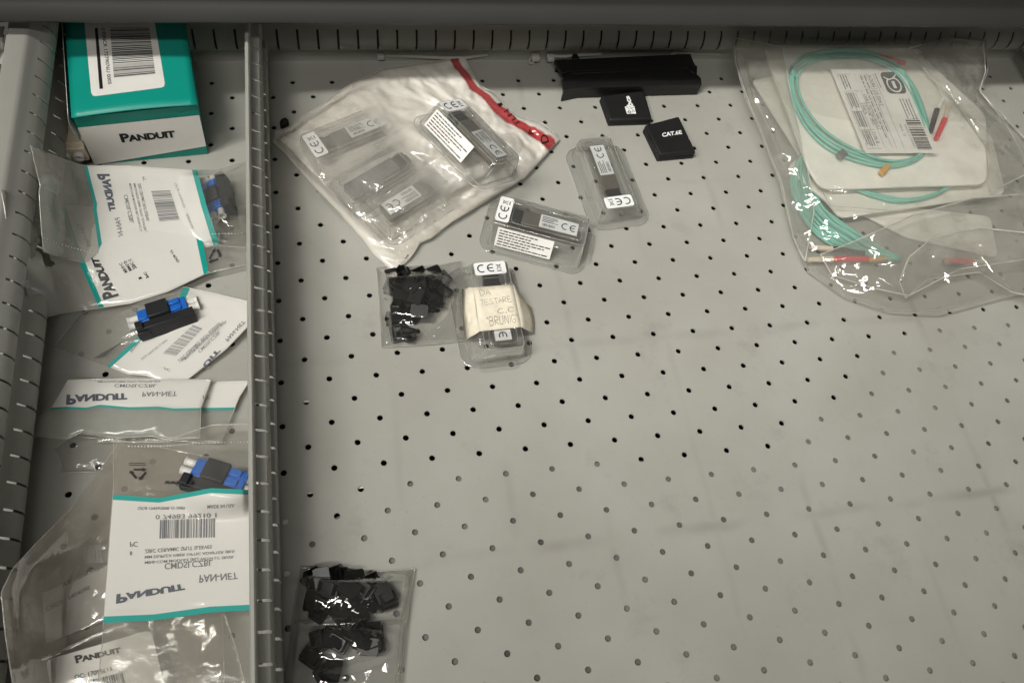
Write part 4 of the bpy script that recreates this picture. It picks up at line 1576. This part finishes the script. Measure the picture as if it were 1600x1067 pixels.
def hand2d(s, wd=.13, seed=0):
    rnd = random.Random(seed)
    x = 0
    gs = []
    for ch in s:
        for st in GL[ch]:
            pts = catmull([(x + a + rnd.uniform(-.05, .05), b + rnd.uniform(-.06, .06)) for a, b in st], False, 5) if len(st) > 3 else [(x + a, b) for a, b in st]
            gs.append(ribbon2d([tuple(p) for p in pts], wd * rnd.uniform(.8, 1.1)))
        x += {'I': .35, ',': .4, '"': .6, ' ': .5}.get(ch, 1.0)
    return norm2d(merge2d(*gs))


for s_, q in (('DA', [(750, 463), (767, 461), (748, 452.5), (765, 451)]), ('TESTARE', [(751.5, 478), (800, 472), (749.5, 468), (797.5, 462)]),
              ('C,C', [(778, 491), (804, 487.5), (776, 482), (802, 479)]), ('"BRUNIG"', [(762, 511), (811, 504), (760, 494.5), (808, 490)])):
    drape('handwriting_lettering', hand2d(s_, .095, len(s_)), q, ['note'], M_PEN, tn, .6, 20)

# ================================================================== BAGS OF BLACK CAPS
GC1 = 'loose black dust caps in the small clear bag beside the taped pack'
GC2 = 'loose black dust caps in the sealed clear bag at the bottom edge'
cap_proto = None


def make_cap(label):
    t = thing('dust_cap', label, 'cap')
    g = G()
    n = 3
    g.loft([rrect(0, 0, 16, 12.4, 1.6, 0, n), rrect(0, 0, 16.4, 12.8, 1.8, .5, n), rrect(0, 0, 16.4, 12.8, 1.8, 2.0, n), rrect(0, 0, 15.6, 12, 1.6, 2.4, n),
            rrect(0, 0, 13.6, 9.8, 1.0, 2.5, n), rrect(0, 0, 13.2, 9.4, 1.0, 9.2, n), rrect(0, 0, 12.6, 8.8, .9, 9.6, n), rrect(0, 0, 11.4, 7.6, .7, 9.6, n), rrect(0, 0, 11.2, 7.4, .7, 3, n)])
    o = g.out('cap_body', M_CAPBLACK, t, False)
    smooth_by_angle(o, 35)
    return t


def scatter_caps(spots, label, group):
    global cap_proto
    rnd = random.Random(len(spots))
    for px, py, z, yaw, tilt, roll in spots:
        if cap_proto is None:
            cap_proto = make_cap(label)
            o = cap_proto
        else:
            o = copy_tree(cap_proto)
        o['label'] = label
        o['group'] = group
        o.scale = (.82, .82, .82)
        c = bp(px, py, z)
        o.location = Vector((c[0], c[1], z)) * S
        o.rotation_euler = (math.radians(tilt), math.radians(roll), math.radians(yaw))


rnd = random.Random(5)
sp1 = []
for k, (px, py, z) in enumerate([(615, 427, 3), (634, 430, 4), (655, 432, 3), (676, 424, 3), (690, 437, 4), (692, 455, 3), (684, 470, 3), (667, 478, 2), (648, 470, 3), (628, 462, 3), (613, 450, 3),
                                 (622, 443, 10), (642, 446, 11), (660, 450, 11), (676, 444, 10), (650, 462, 11), (634, 432, 11), (670, 466, 9),
                                 (616, 494, 2), (630, 496, 3), (645, 492, 3), (655, 486, 8), (622, 486, 8), (621, 522, 2), (634, 518, 2)]):
    sp1.append((px, py, z, rnd.uniform(0, 180), rnd.uniform(-25, 25) + rnd.choice((0, 0, 180, 90)) * 0, rnd.uniform(-28, 28)))
for k in range(0, len(sp1), 3):
    a = sp1[k]
    sp1[k] = (a[0], a[1], a[2] + 7.5, a[3], 180 + a[4], a[5])
scatter_caps(sp1, 'black rubber dust cap heaped in the small clear bag next to the taped clear pack', GC1)
sp2 = []
for k, (px, py, z) in enumerate([(488, 908, 3), (503, 903, 4), (520, 902, 3), (540, 908, 4), (555, 902, 3), (572, 908, 3), (583, 915, 3), (487, 936, 3), (505, 938, 3), (525, 935, 3), (545, 938, 3),
                                 (565, 932, 3), (580, 940, 3), (598, 925, 3), (604, 942, 3), (515, 920, 10), (545, 918, 10), (570, 920, 9), (500, 957, 3), (530, 958, 3), (560, 955, 3),
                                 (500, 1002, 3), (520, 994, 3), (530, 1004, 4), (548, 992, 3), (565, 998, 3), (582, 990, 3), (590, 1006, 3), (575, 1010, 3), (560, 985, 9), (487, 1028, 3), (520, 1046, 3),
                                 (505, 1055, 3)]):
    sp2.append((px, py, z, rnd.uniform(0, 180), rnd.uniform(-30, 30), rnd.uniform(-30, 30)))
for k in range(1, len(sp2), 3):
    a = sp2[k]
    sp2[k] = (a[0], a[1], a[2] + 7.5, a[3], 180 + a[4], a[5])
scatter_caps(sp2, 'black rubber dust cap in the clear heat-sealed bag at the bottom edge', GC2)

tK = thing('clear_bag', 'small glossy clear bag full of black caps beside the taped pack', 'bag', tuple(bp(660, 475)))
pouch('clear_bag', tK, 'K', E4([(588, 418), (640, 416), (690, 413), (721, 407)], 3), E4([(721, 407), (727, 450), (729, 531)], 3), E4([(596, 543), (640, 540), (681, 537), (729, 531)], 2),
      E4([(588, 418), (592, 470), (596, 543)], 2), M_CAPBAG, 64, 60, 14, [(.4, .4, .38, .4, 22)], ((26, 3.2, 4), (12, 1.8, 4)), 81, power=.5, lip=.2)
tK2 = thing('clear_bag', 'clear heat-sealed bag of black caps with ribbed seals, at the bottom edge', 'bag', tuple(bp(545, 980)))
pouch('clear_bag', tK2, 'K2', E4([(470, 885), (520, 892), (590, 893), (648, 888)], 3), E4([(0, 648, 888), (.4, 636, 968), (.48, 632, 980), (1, 620, 1090)], 3), E4([(440, 1090), (620, 1090)], 3),
      E4([(0, 470, 885), (.42, 456, 974), (1, 440, 1090)], 3), M_CAPBAG, 90, 90, 12, [(.45, .2, .42, .2, 20), (.45, .6, .38, .18, 20)], ((24, 3.0, 4), (11, 1.5, 4)), 83, power=.45, lip=.12)
M_SEAL = film('clear_crimped_seal', milky=.22, rough=.10, gloss=2.0, crinkle=.3, tint=(.97, .97, .96), trans=.4)


def seal(parent, key, pts, wid):
    """ribbed heat-seal strip: five ridges along the strip"""
    P = catmull([np.array(p, float) for p in pts], False, 14)
    n = 21
    v, f = [], []
    for i, p in enumerate(P):
        a, b = P[max(0, i - 1)], P[min(len(P) - 1, i + 1)]
        d = (b - a) / np.hypot(*(b - a))
        nx = np.array([-d[1], d[0]])
        jit = .8 * math.sin(i * 2.7) + .5 * math.sin(i * 5.3)
        for k in range(n):
            t = k / (n - 1) - .5
            q = p + nx * (t * wid + (jit if k == n - 1 else 0))
            v.append(tuple(bp(q[0], q[1], 3.2 + .8 * math.cos(k * math.pi / 2))))
    for i in range(len(P) - 1):
        for k in range(n - 1):
            f.append((i * n + k, i * n + k + 1, (i + 1) * n + k + 1, (i + 1) * n + k))
    mesh('crimped_seal', v, f, M_SEAL, parent, True)


seal(tK2, 'K2', [(477, 886), (470, 915), (463, 960), (456, 1010), (449, 1090)], 13)
seal(tK2, 'K2', [(641, 889), (637, 920), (633, 960), (628, 1010), (621, 1090)], 11)
seal(tK2, 'K2', [(460, 972), (530, 969), (634, 972)], 6)


# ================================================================== BLACK PARTS AT THE BACK
def slabbox(name, label, cat, top_px, zt, mat, bev=1.2, parts=None):
    """flat case whose top face is traced at its height; sides go straight down"""
    P = [bp(x, y, zt) for x, y in top_px]
    c = np.mean(P, axis=0)
    t = thing(name, label, cat, (c[0], c[1], 0))
    return t, P


def case(name, label, top_px, zt, mat, r):
    t, P = slabbox(name, label, 'case', top_px, zt, mat)
    c = np.mean(P, axis=0)
    g = G()

    def ring(k, z):
        return [tuple(list((c + (p - c) * k)[:2]) + [z]) for p in P]
    # split base and lid by a thin gap
    g.loft([ring(1.0, .3), ring(1.0, zt * .45)])
    o = g.out('case_base', mat, t)
    bevel(o, r * .6, 3)
    g = G()
    g.loft([ring(1.0, zt * .45 + .35), ring(1.0, zt * .75), ring(.965, zt)])
    o = g.out('case_lid', mat, t)
    bevel(o, r, 4)
    return t, P


cO, PO = case('black_case', 'black case with white script and patterned square, touching the long black panel', [(939, 149), (1007, 141), (1020, 186), (953, 188)], 8.5, M_MATTE_BLACK, 1.6)
cP, PP = case('black_case', 'black case with white category lettering on its lid', [(1008, 195), (1061, 181), (1088, 237), (1031, 242)], 10, M_MATTE_BLACK, 1.2)
g = G()
g.add([bp(x, y, z) for z in (4, 8.2) for x, y in ((1016, 211), (1020, 209), (1034, 234), (1030, 238))], [(0, 3, 2, 1), (4, 5, 6, 7), (0, 1, 5, 4), (1, 2, 6, 5), (2, 3, 7, 6), (3, 0, 4, 7)])
o = g.out('latch', M_BLACK, cP)
o.location += Vector((-.0022, -.0008, 0))
bevel(o, .5)
bvh_of('O', [tuple(p) for p in PO], [(0, 1, 2, 3)])
bvh_of('P', [tuple(p) for p in PP], [(0, 1, 2, 3)])
drape('lettering', norm2d(text2d('CAT.6E', .035)), [(1035, 214.5), (1066, 209.5), (1034, 208), (1064.5, 203.5)], ['P'], M_WHITEINK, cP, .45)
drape('logo_square', quad2d(3), [(979.5, 178.5), (994, 178), (976, 167), (991, 166)], ['O'], M_WHITEINK, cO, .45)
zz = merge2d(ribbon2d([(.1, .8), (.3, .9), (.35, .6), (.6, .7), (.9, .3)], .06), ribbon2d([(.5, .95), (.7, .75), (.95, .85)], .06), arc2d(.35, .25, .14, 0, 330, .12), ribbon2d([(.6, .2), (.8, .45), (.9, .2)], .05))
drape('logo_lettering', zz, [(979.5, 178.5), (994, 178), (976, 167), (991, 166)], ['O'], M_INKG, cO, .6)
drape('logo_lettering', norm2d(text2d('bcs', .045)), [(990, 166), (983, 150), (979.5, 166.5), (976, 151)], ['O'], M_WHITEINK, cO, .45)

bpn = thing('blanking_panel', 'long black ridged plastic panel lying against the back wall', 'panel', tuple(bp(980, 120)))


def px_prism(name, low, high, z0, z1, mat, parent, bev=.6):
    g = G()
    g.loft([[tuple(bp(x, y, z1)[:2]) + (z0,) for x, y in high] if low is None else [tuple(bp(x, y, z0)) for x, y in low], [tuple(bp(x, y, z1)) for x, y in high]])
    o = g.out(name, mat, parent)
    bevel(o, bev, 2)
    return o


px_prism('rear_strip', None, [(866, 93.5), (1079, 84.5), (1084, 97), (1089.5, 105.5), (898, 111), (878.5, 114.5), (872, 104)], 8, 13, M_BLACK, bpn)
px_prism('front_strip', None, [(879, 119), (896, 111.5), (1088, 106), (1088, 115), (1096, 123), (1096, 132), (905, 137.5), (881, 142.5)], 9, 14.5, M_BLACK, bpn)
px_prism('front_wall', None, [(880.5, 139), (906, 134.5), (1096.5, 129.5), (1096.5, 132), (906, 137), (881, 142.5)], 0.4, 14.2, M_BLACK, bpn, .3)
px_prism('ridge', None, [(896, 113.5), (1072, 106.3), (1072, 108), (896, 115.5)], 14.3, 15.2, M_BLACK, bpn, .3)
px_prism('end_tab', None, [(1078, 100), (1090, 103), (1089, 116), (1078, 112)], 5, 14.8, M_BLACK, bpn)
px_prism('end_tab', None, [(895, 84), (902, 84), (906, 92), (893, 93)], 5, 14.0, M_BLACK, bpn)
px_prism('rear_wall', None, [(870, 96), (1078, 86.5), (1078, 89), (871, 98.5)], .4, 12.8, M_BLACK, bpn, .3)

# cable ties along the back edge
GTI = 'translucent nylon cable ties along the back of the drawer'


def tie(label, head, pts, z, hs=3.2):
    t = thing('cable_tie', label, 'cable tie', tuple(bp(*head, 0)), group=GTI)
    c = bp(*head, z)
    g = G()
    g.box(c[0] - hs, c[0] + hs, c[1] - hs, c[1] + hs, z - 2, z + 2.5)
    o = g.out('tie_head', M_TIE, t)
    bevel(o, .7)
    P = [bp(x, y, zz_) for x, y, zz_ in pts]
    P = catmull(P, False, 6)
    g = G()
    g.loft([[(p[0], p[1] - 1.3, p[2] - .5), (p[0], p[1] + 1.3, p[2] - .5), (p[0], p[1] + 1.3, p[2] + .5), (p[0], p[1] - 1.3, p[2] + .5)] for p in P])
    g.out('tie_strap', M_TIE, t)
    return t


tie('long pale cable tie lying straight behind the white bag', (595, 88), [(597, 86.5, 6), (640, 88.5, 6), (690, 91, 6), (725, 91, 6), (745, 88, 7), (762, 86, 8)], 6)
tie('pale cable tie with its square head in front, left of the black panel', (836.5, 90.5), [(836, 88, 7), (829, 92, 4), (826, 98, 3), (834, 99, 2)], 7, 3.6)
tie('pale cable tie whose strap runs behind the long black panel', (860, 91), [(862, 88, 8), (880, 88.5, 8), (898, 87, 8), (940, 85, 8)], 7, 3.4)
tie('pale cable tie with only its strap showing right of the black panel', (1052, 83), [(1056, 82, 9), (1090, 83.5, 8), (1120, 85, 7), (1150, 84, 6)], 8, 2.2)
pb = thing('plastic_wrap', 'crumpled white plastic in the gap outside the left drawer wall', 'plastic wrap', tuple(bp(-6, 75, 50)))
v, f = [], []
for j in range(13):
    for i in range(9):
        px_, py_ = -22 + 29 * i / 8 - (0 if i < 8 else (j % 3) * 1.2), 42 + 58 * j / 12
        z = 62 + 6 * noise.noise(Vector((px_ * .11, py_ * .11, 2))) + 3 * noise.noise(Vector((px_ * .35, py_ * .35, 5)))
        v.append(tuple(bp(px_, py_, z)))
for j in range(12):
    for i in range(8):
        f.append((j * 9 + i, (j + 1) * 9 + i, (j + 1) * 9 + i + 1, j * 9 + i + 1))
o = mesh('wrap_sheet', v, f, plain('crumpled_white_film', (.5, .48, .45), .3, var=.2), pb, True)
solid(o, .6)


# ================================================================== FIBRE CABLES IN THE LARGE CLEAR BAG
def foam(name, label, poly, z0, tilt=(0, 0), r=14, th=2.4):
    """thin foam card: polygon of photo pixels with rounded corners"""
    t = thing(name, label, 'card', tuple(bp(*np.mean(np.array(poly, float), axis=0), 0)), group='white foam backing cards of the cable coils')
    n = len(poly)
    pts = []
    for i in range(n):
        p0, p1, p2 = [np.array(poly[k % n], float) for k in (i - 1, i, i + 1)]
        d0, d1 = p0 - p1, p2 - p1
        l0, l1 = np.hypot(*d0), np.hypot(*d1)
        rr = min(r, l0 * .45, l1 * .45)
        a, b = p1 + d0 / l0 * rr, p1 + d1 / l1 * rr
        for k in range(7):
            s_ = k / 6
            pts.append((1 - s_) ** 2 * a + 2 * s_ * (1 - s_) * p1 + s_ ** 2 * b)
    c = np.mean(pts, axis=0)

    def zz_(p):
        return z0 + (p[0] - c[0]) * tilt[0] + (p[1] - c[1]) * tilt[1]
    top = [bp(p[0], p[1], zz_(p)) for p in pts]
    g = G()
    g.loft([[(q[0], q[1], q[2] - th) for q in top], [tuple(q) for q in top]])
    o = g.out('foam_sheet', M_FOAM, t)
    bevel(o, .5)
    return t


foam('foam_card', 'lowest white foam card showing one rounded corner beside the red boot', [(1300, 310), (1548, 338), (1560, 402), (1420, 372)], 4, (0, 0), 10)
foam('foam_card', 'middle white foam card sticking out below the top card', [(1228, 262), (1262, 236), (1548, 205), (1572, 303), (1312, 341), (1296, 318)], 14, (0, -.01), 14)
foam('foam_card', 'narrow white foam card with a crumpled end at the far left of the cable bag', [(1176, 126), (1212, 118), (1300, 250), (1262, 262)], 12, (0, -.02), 5)
foam('foam_card', 'topmost white foam card carrying the labelled aqua cable coil', [(1192, 70), (1418, 66), (1541, 180), (1542, 288), (1284, 296), (1262, 262)], 26, (0, -.015), 16)


def Zt(px, py):
    return 26 - .015 * (py - 190)


def coil(label, ctrl, zf, strands, spread, rad, seed, group=None, closed=True, mat=None):
    t = thing('cable_coil', label, 'cable', tuple(bp(*np.mean(np.array(ctrl, float), axis=0), 0)), group=group)
    rnd = random.Random(seed)
    base = catmull([np.array(c, float) for c in ctrl], closed, 12)
    c = np.mean(base, axis=0)
    pts = []
    m = len(base)
    tot = strands * m if closed else m
    offs = [rnd.uniform(-1, 1) for _ in range(strands + 1)]
    ph = [rnd.uniform(0, 6.28) for _ in range(strands + 1)]
    g = G()
    for i in range(tot):
        k, j = divmod(i, m)
        t_ = j / m
        o_ = offs[k] * (1 - t_) + offs[k + 1] * t_
        p = base[j]
        d = (p - c) / (np.hypot(*(p - c)) + 1e-6)
        q = p + d * (o_ * spread * (.55 + .45 * math.sin(2 * math.pi * t_ + ph[k])) + 1.5 * math.sin(6.28 * t_ * 2 + ph[k]))
        z = zf(q[0], q[1]) + rad + (k % 3) * rad * 1.5 + .6 * math.sin(9 * t_ + ph[k])
        pts.append(bp(q[0], q[1], z))
    g.tube(pts, rad, 8)
    o = g.out('cable', mat or M_AQUA, t, smooth=True)
    return t


GCO = 'aqua fibre cable coils in the large clear bag'
ctrl1 = [(1236, 118), (1240, 152), (1257, 186), (1277, 210), (1305, 231), (1343, 248), (1385, 258), (1420, 254), (1443, 238), (1450, 206), (1440, 165), (1424, 132), (1398, 102), (1358, 86), (1314, 81), (1271, 87), (1247, 98)]
coil('aqua fibre cable coil under the printed label on the topmost card', ctrl1, Zt, 9, 15, 1.2, 3, GCO)
ctrl2 = [(1322, 284), (1347, 297), (1385, 308), (1415, 311), (1450, 305), (1475, 294), (1492, 275), (1470, 240), (1400, 225), (1340, 240), (1318, 265)]
coil('aqua fibre cable coil mostly covered, on the middle card', ctrl2, lambda x, y: 14.5 + .01 * (270 - y), 6, 7, 1.15, 5, GCO)
t3 = thing('cable_coil', 'thick aqua cable bundle running down the left side toward the red and black plugs', 'cable', tuple(bp(1300, 340)), group=GCO)
rnd = random.Random(9)
for k in range(15):
    s_ = k / 14
    P = [(1256 - 2 * s_, 236), (1241 + 20 * s_, 262), (1238 + 32 * s_, 292), (1246 + 40 * s_, 325), (1264 + 48 * s_, 353 - 7 * s_), (1294 + 46 * s_, 379 - 14 * s_), (1332 + 34 * s_, 396 - 14 * s_), (1372 + 14 * s_, 404 - 10 * s_), (1405, 406 - 5 * s_)]
    P = [(x + rnd.uniform(-1.2, 1.2), y + rnd.uniform(-1.2, 1.2)) for x, y in P]
    Q = catmull(P, False, 8)
    g = G()
    g.tube([bp(q[0], q[1], 5 + 1.5 * (k % 4) + 12 * max(0, 1 - i / 22)) for i, q in enumerate(Q)], 1.25, 8)
    g.out('cable', M_AQUA, t3, smooth=True)


def rodpx(name, label, p0, p1, z, r0, r1, mat, cat='connector', group=None, tip=None, tipmat=None):
    a, b = bp(*p0, z), bp(*p1, z)
    t = thing(name, label, cat, tuple(a[:2]) + (0,), group=group)
    g = G()
    g.cyl(a, b, r0, r1, 16)
    o = g.out('boot', mat, t)
    smooth_by_angle(o, 50)
    if tip:
        c = bp(*tip, z)
        d = (Vector(c) - Vector(b)).normalized()
        g = G()
        g.cyl(b, c, r1 * .9, r1 * .75, 10)
        o = g.out('plug_tip', tipmat or M_BEIGE, t)
        smooth_by_angle(o, 30)
    return t


GPL = 'cable end plugs in the large clear bag'
rodpx('cable_plug', 'black cable boot beside the red boot right of the printed label', (1454, 206), (1464, 172), 30, 2.3, 2.6, M_CHAR, group=GPL, tip=(1472, 156), tipmat=M_FOAM)
rodpx('cable_plug', 'red cable boot beside the black boot right of the printed label', (1463, 217), (1476, 187), 30, 2.3, 2.6, M_RED, group=GPL, tip=(1482, 166), tipmat=M_BEIGE)
rodpx('cable_plug', 'red cable boot at the upper end of the top coil, dim through the film', (1372, 88), (1392, 93), 29, 2.3, 2.4, M_RED, group=GPL, tip=(1415, 100), tipmat=M_RED)
rodpx('cable_plug', 'red cable boot with beige plug at the lower left of the large bag', (1360, 405), (1301, 405), 9, 2.3, 2.9, M_RED, group=GPL, tip=(1262, 406), tipmat=M_BEIGE)
rodpx('cable_plug', 'black cable boot with beige plug at the lower left of the large bag', (1350, 396), (1300, 389), 9, 2.2, 2.8, M_CHAR, group=GPL, tip=(1266, 386), tipmat=M_BEIGE)
rodpx('cable_plug', 'red cable boot with beige plug at the lower right of the large bag', (1478, 407), (1520, 408.5), 10, 2.7, 2.4, M_RED, group=GPL, tip=(1541, 410), tipmat=M_BEIGE)
rodpx('cable_plug', 'black cable boot under the red boot at the lower right of the large bag', (1474, 412), (1504, 413.5), 6, 2.4, 2.2, M_BLACK, group=GPL)


def clip(label, p0, p1, z, mat, w_=3.2):
    a, b = bp(*p0, z), bp(*p1, z)
    t = thing('cable_clip', label, 'clip', tuple(a[:2]) + (0,))
    g = G()
    d = Vector(b - a).normalized()
    n_ = Vector((-d.y, d.x, 0)) * w_
    c0, c1 = Vector(a), Vector(b)
    ring0 = [c0 - n_ + Vector((0, 0, -1.2)), c0 + n_ + Vector((0, 0, -1.2)), c0 + n_ + Vector((0, 0, 1.6)), c0 - n_ + Vector((0, 0, 1.6))]
    ring1 = [c1 - n_ + Vector((0, 0, -1.2)), c1 + n_ + Vector((0, 0, -1.2)), c1 + n_ + Vector((0, 0, 1.6)), c1 - n_ + Vector((0, 0, 1.6))]
    g.loft([ring0, ring1])
    o = g.out('clip_band', mat, t)
    bevel(o, .7)
    return t


clip('amber clip on the lower side of the top cable coil', (1376, 272), (1388, 258), 29.5, M_YELLOW, 2.6)
clip('grey clip on the lower left of the top cable coil', (1310, 246), (1320, 238), 31, M_GREYCLIP, 3.6)
clip('grey clip at the upper left of the top cable coil', (1237, 117), (1240, 106), 31, M_GREYCLIP, 2.4)
clip('amber clip beside the red boot at the lower left of the large bag', (1358, 407), (1384, 404), 10, M_YELLOW, 1.8)

lb = thing('product_label', 'white printed label with dark logo square and barcode lying on the aqua coil', 'label', tuple(bp(1380, 175, 30)))
q = [(1352, 240), (1297.5, 108.5), (1466, 239.5), (1407, 107)]     # reads downwards: (0,0) bottom left of photo
g2 = quad2d(14)
v, f = px_sheet(g2, [(1297.5, 108.5), (1352, 240), (1409, 106.5), (1466, 239.5)], lambda x, y: 31.6 + .9 * math.sin(6 * y + 2 * x) + .7 * math.sin(9 * x))
o = mesh('label_sheet', v, f, M_LABEL, lb, True)
bvh_of('LB', v, f)
qa = [(1297.5, 108.5), (1352, 240), (1409, 106.5), (1466, 239.5)]   # x: down the photo, y: to the right


def onlab(name, g_, x0, y0, x1, y1, mat=None):
    c = sub(qa, x0, y0, x1, y1)
    drape(name, g_, c, ['LB'], mat or M_INKG, lb, .35, 32)


for y in (.06, .13, .21, .30, .40, .46, .56):
    onlab('rule_line_print', ([(0, 0), (1, 0), (1, 1), (0, 1)], [(0, 1, 2, 3)]), .06, y, .94, y + .005, M_INKL)
for x in (.06, .26, .50, .72, .94):
    onlab('rule_line_print', ([(0, 0), (1, 0), (1, 1), (0, 1)], [(0, 1, 2, 3)]), x, .06, x + .005, .26, M_INKL)
onlab('lettering', norm2d(text2d('CABLE TESTING RESULT', .01)), .30, .31, .72, .355)
onlab('lettering', norm2d(text2d('0.2L:22.UM   :EROI', .01)), .40, .265, .66, .30)
onlab('lettering', norm2d(text2d('A-DUR4 1.2 E-75V4 Z', .01)), .08, .475, .44, .53)
onlab('lettering', norm2d(text2d('TYPE A', .01)), .40, .215, .54, .255)
onlab('lettering', norm2d(text2d('TYPE B', .01)), .74, .215, .88, .255)
onlab('fine_print', lines2d(1, 5), .08, .42, .80, .45)
onlab('fine_print', lines2d(1, 6), .08, .365, .86, .395)
onlab('fine_print', lines2d(1, 15), .06, .58, .30, .61)
for k in range(3):
    onlab('table_print', lines2d(4, 30 + k, .6, .8), .28 + k * .225, .07, .46 + k * .225, .19)
onlab('table_print', lines2d(3, 44, .5, .8), .07, .08, .24, .19)
onlab('fine_print', lines2d(4, 50, .45, .5), .36, .77, .60, .93, M_INKG)
lg = rquad2d(40, 36, 8)
onlab('logo_square', lg, .045, .66, .30, .93, plain('dark_grey_logo_ink', (.07, .07, .075), .5))
oc = merge2d(arc2d(.58, .5, .33, -150, 170, .07, 24), ribbon2d([(.12, .80), (.3, .55), (.35, .3), (.22, .12)], .06), ribbon2d([(.42, .5), (.75, .5)], .16))
c_ = sub(qa, .045, .66, .30, .93)
drape('logo_lettering', oc, c_, ['LB'], M_WHITEINK, lb, .7, 32)
c_ = sub(qa, .60, .74, .97, .94)
drape('barcode_print', bars2d(24, 21), c_, ['LB'], M_INK, lb, .4, 32)
onlab('lettering', norm2d(text2d('20321 2100205', .01)), .66, .70, .94, .725)
onlab('lettering', norm2d(text2d('SN: 2', .01)), .66, .63, .80, .655)

# inner hazy pouch over the top card
F_Q2 = film('inner_pouch_film', milky=.08, tint=(.988, .988, .98), milk_col=(.88, .86, .80), rough=.12, gloss=1.2, trans=.5, crinkle=.25, cscale=60)
tQ2 = thing('inner_pouch', 'hazy inner pouch wrapped round the topmost card and coil', 'pouch', tuple(bp(1370, 190)))
pouch('inner_pouch', tQ2, 'Q2', E4([(1190, 66), (1290, 58), (1400, 64), (1440, 82)], (27, 28)), E4([(1440, 82), (1474, 152), (1560, 210), (1578, 262)], (28, 20)),
      E4([(1298, 322), (1400, 330), (1568, 304), (1578, 262)], (22, 20)), E4([(1190, 66), (1206, 118), (1262, 262), (1298, 322)], (27, 22)), F_Q2, 70, 60, 12, (),
      ((40, 1.6, 3), (17, .7, 4)), 91, power=.3, under=False, lip=.08)
# big outer bag
F_Q = film('large_bag_film', milky=.11, tint=(.985, .985, .975), milk_col=(.88, .86, .80), rough=.08, gloss=2.8, trans=.45, crinkle=.7, cscale=52, fine=.2)
tQ = thing('clear_bag', 'large clear bag holding white cards and aqua fibre cables, right side', 'bag', tuple(bp(1400, 260)))
pouch('clear_bag', tQ, 'Q', E4([(0, 1143, 45), (.2, 1213, 58), (.45, 1300, 62), (.75, 1440, 60), (1, 1540, 56)], (34, 34)),
      E4([(0, 1540, 56), (.12, 1543, 112), (.2, 1532, 142), (.45, 1602, 218), (.75, 1660, 330), (1, 1660, 445)], (34, 12)),
      E4([(0, 1262, 425), (.10, 1290, 444), (.18, 1321, 466), (.35, 1389, 488), (.5, 1468, 491), (.75, 1567, 464), (1, 1660, 445)], (3, 12)),
      E4([(0, 1143, 45), (.12, 1146, 88), (.3, 1164, 152), (.45, 1184, 196), (.68, 1219, 288), (.85, 1238, 367), (1, 1262, 425)], (34, 3)), F_Q, 120, 110, 22,
      [(.45, .35, .45, .4, 22)], ((80, 6, 3), (36, 4.0, 4), (15, 1.3, 4)), 95, power=.35, lip=.10, flat=lambda u, v: .55 + 1.15 * min(1, max(0, (v - .5) / .2, (.12 - u) / .06, (u - .75) / .1)), mat_bottom=F_Q2)
# loose folds of the bag mouth lying over its front
F_QF = film('folded_bag_film', milky=.20, tint=(.98, .98, .97), milk_col=(.88, .86, .80), rough=.08, gloss=2.8, trans=.45, crinkle=.7, cscale=55, fine=.22)
tf = [(E4([(1282, 398), (1340, 375), (1430, 335), (1520, 310), (1640, 300)], (16, 36)), E4([(1640, 300), (1640, 400)], (36, 30)), E4([(1300, 430), (1365, 450), (1420, 462), (1500, 420), (1640, 400)], (8, 30)), E4([(1282, 398), (1300, 430)], (16, 8)), 97),
      (E4([(1420, 402), (1460, 370), (1530, 356), (1640, 368)], (30, 38)), E4([(1640, 368), (1640, 470)], (38, 20)), E4([(1415, 466), (1450, 436), (1530, 425), (1580, 456), (1640, 470)], (12, 20)), E4([(1420, 402), (1405, 440), (1415, 466)], (30, 12)), 98)]
tf += [(E4([(1147, 60), (1180, 66), (1222, 74)], (34, 36)), E4([(1222, 74), (1236, 150), (1262, 262), (1272, 330), (1258, 408)], (36, 12)), E4([(1240, 372), (1258, 408)], (5, 12)),
        E4([(1147, 60), (1150, 100), (1172, 165), (1196, 224), (1222, 286), (1240, 372)], (34, 5)), 99),
       (E4([(1420, 76), (1480, 60), (1536, 66)], (36, 40)), E4([(1536, 66), (1540, 112), (1530, 142), (1570, 190), (1612, 268)], (40, 26)), E4([(1548, 300), (1612, 268)], (22, 26)),
        E4([(1420, 76), (1452, 118), (1496, 164), (1540, 230), (1548, 300)], (36, 22)), 100)]
for a_, b_, c_, d_, sd in tf:
    pouch('bag_fold', tQ, 'Qf%d' % sd, a_, b_, c_, d_, F_QF, 60, 40, 6, (), ((34, 4.5, 4), (13, 1.2, 4)), sd, under=False, lip=.15)
for o in list(tQ.children):
    if o.name.startswith('bag_fold'):
        o['label'] = 'loose folded bag mouth'
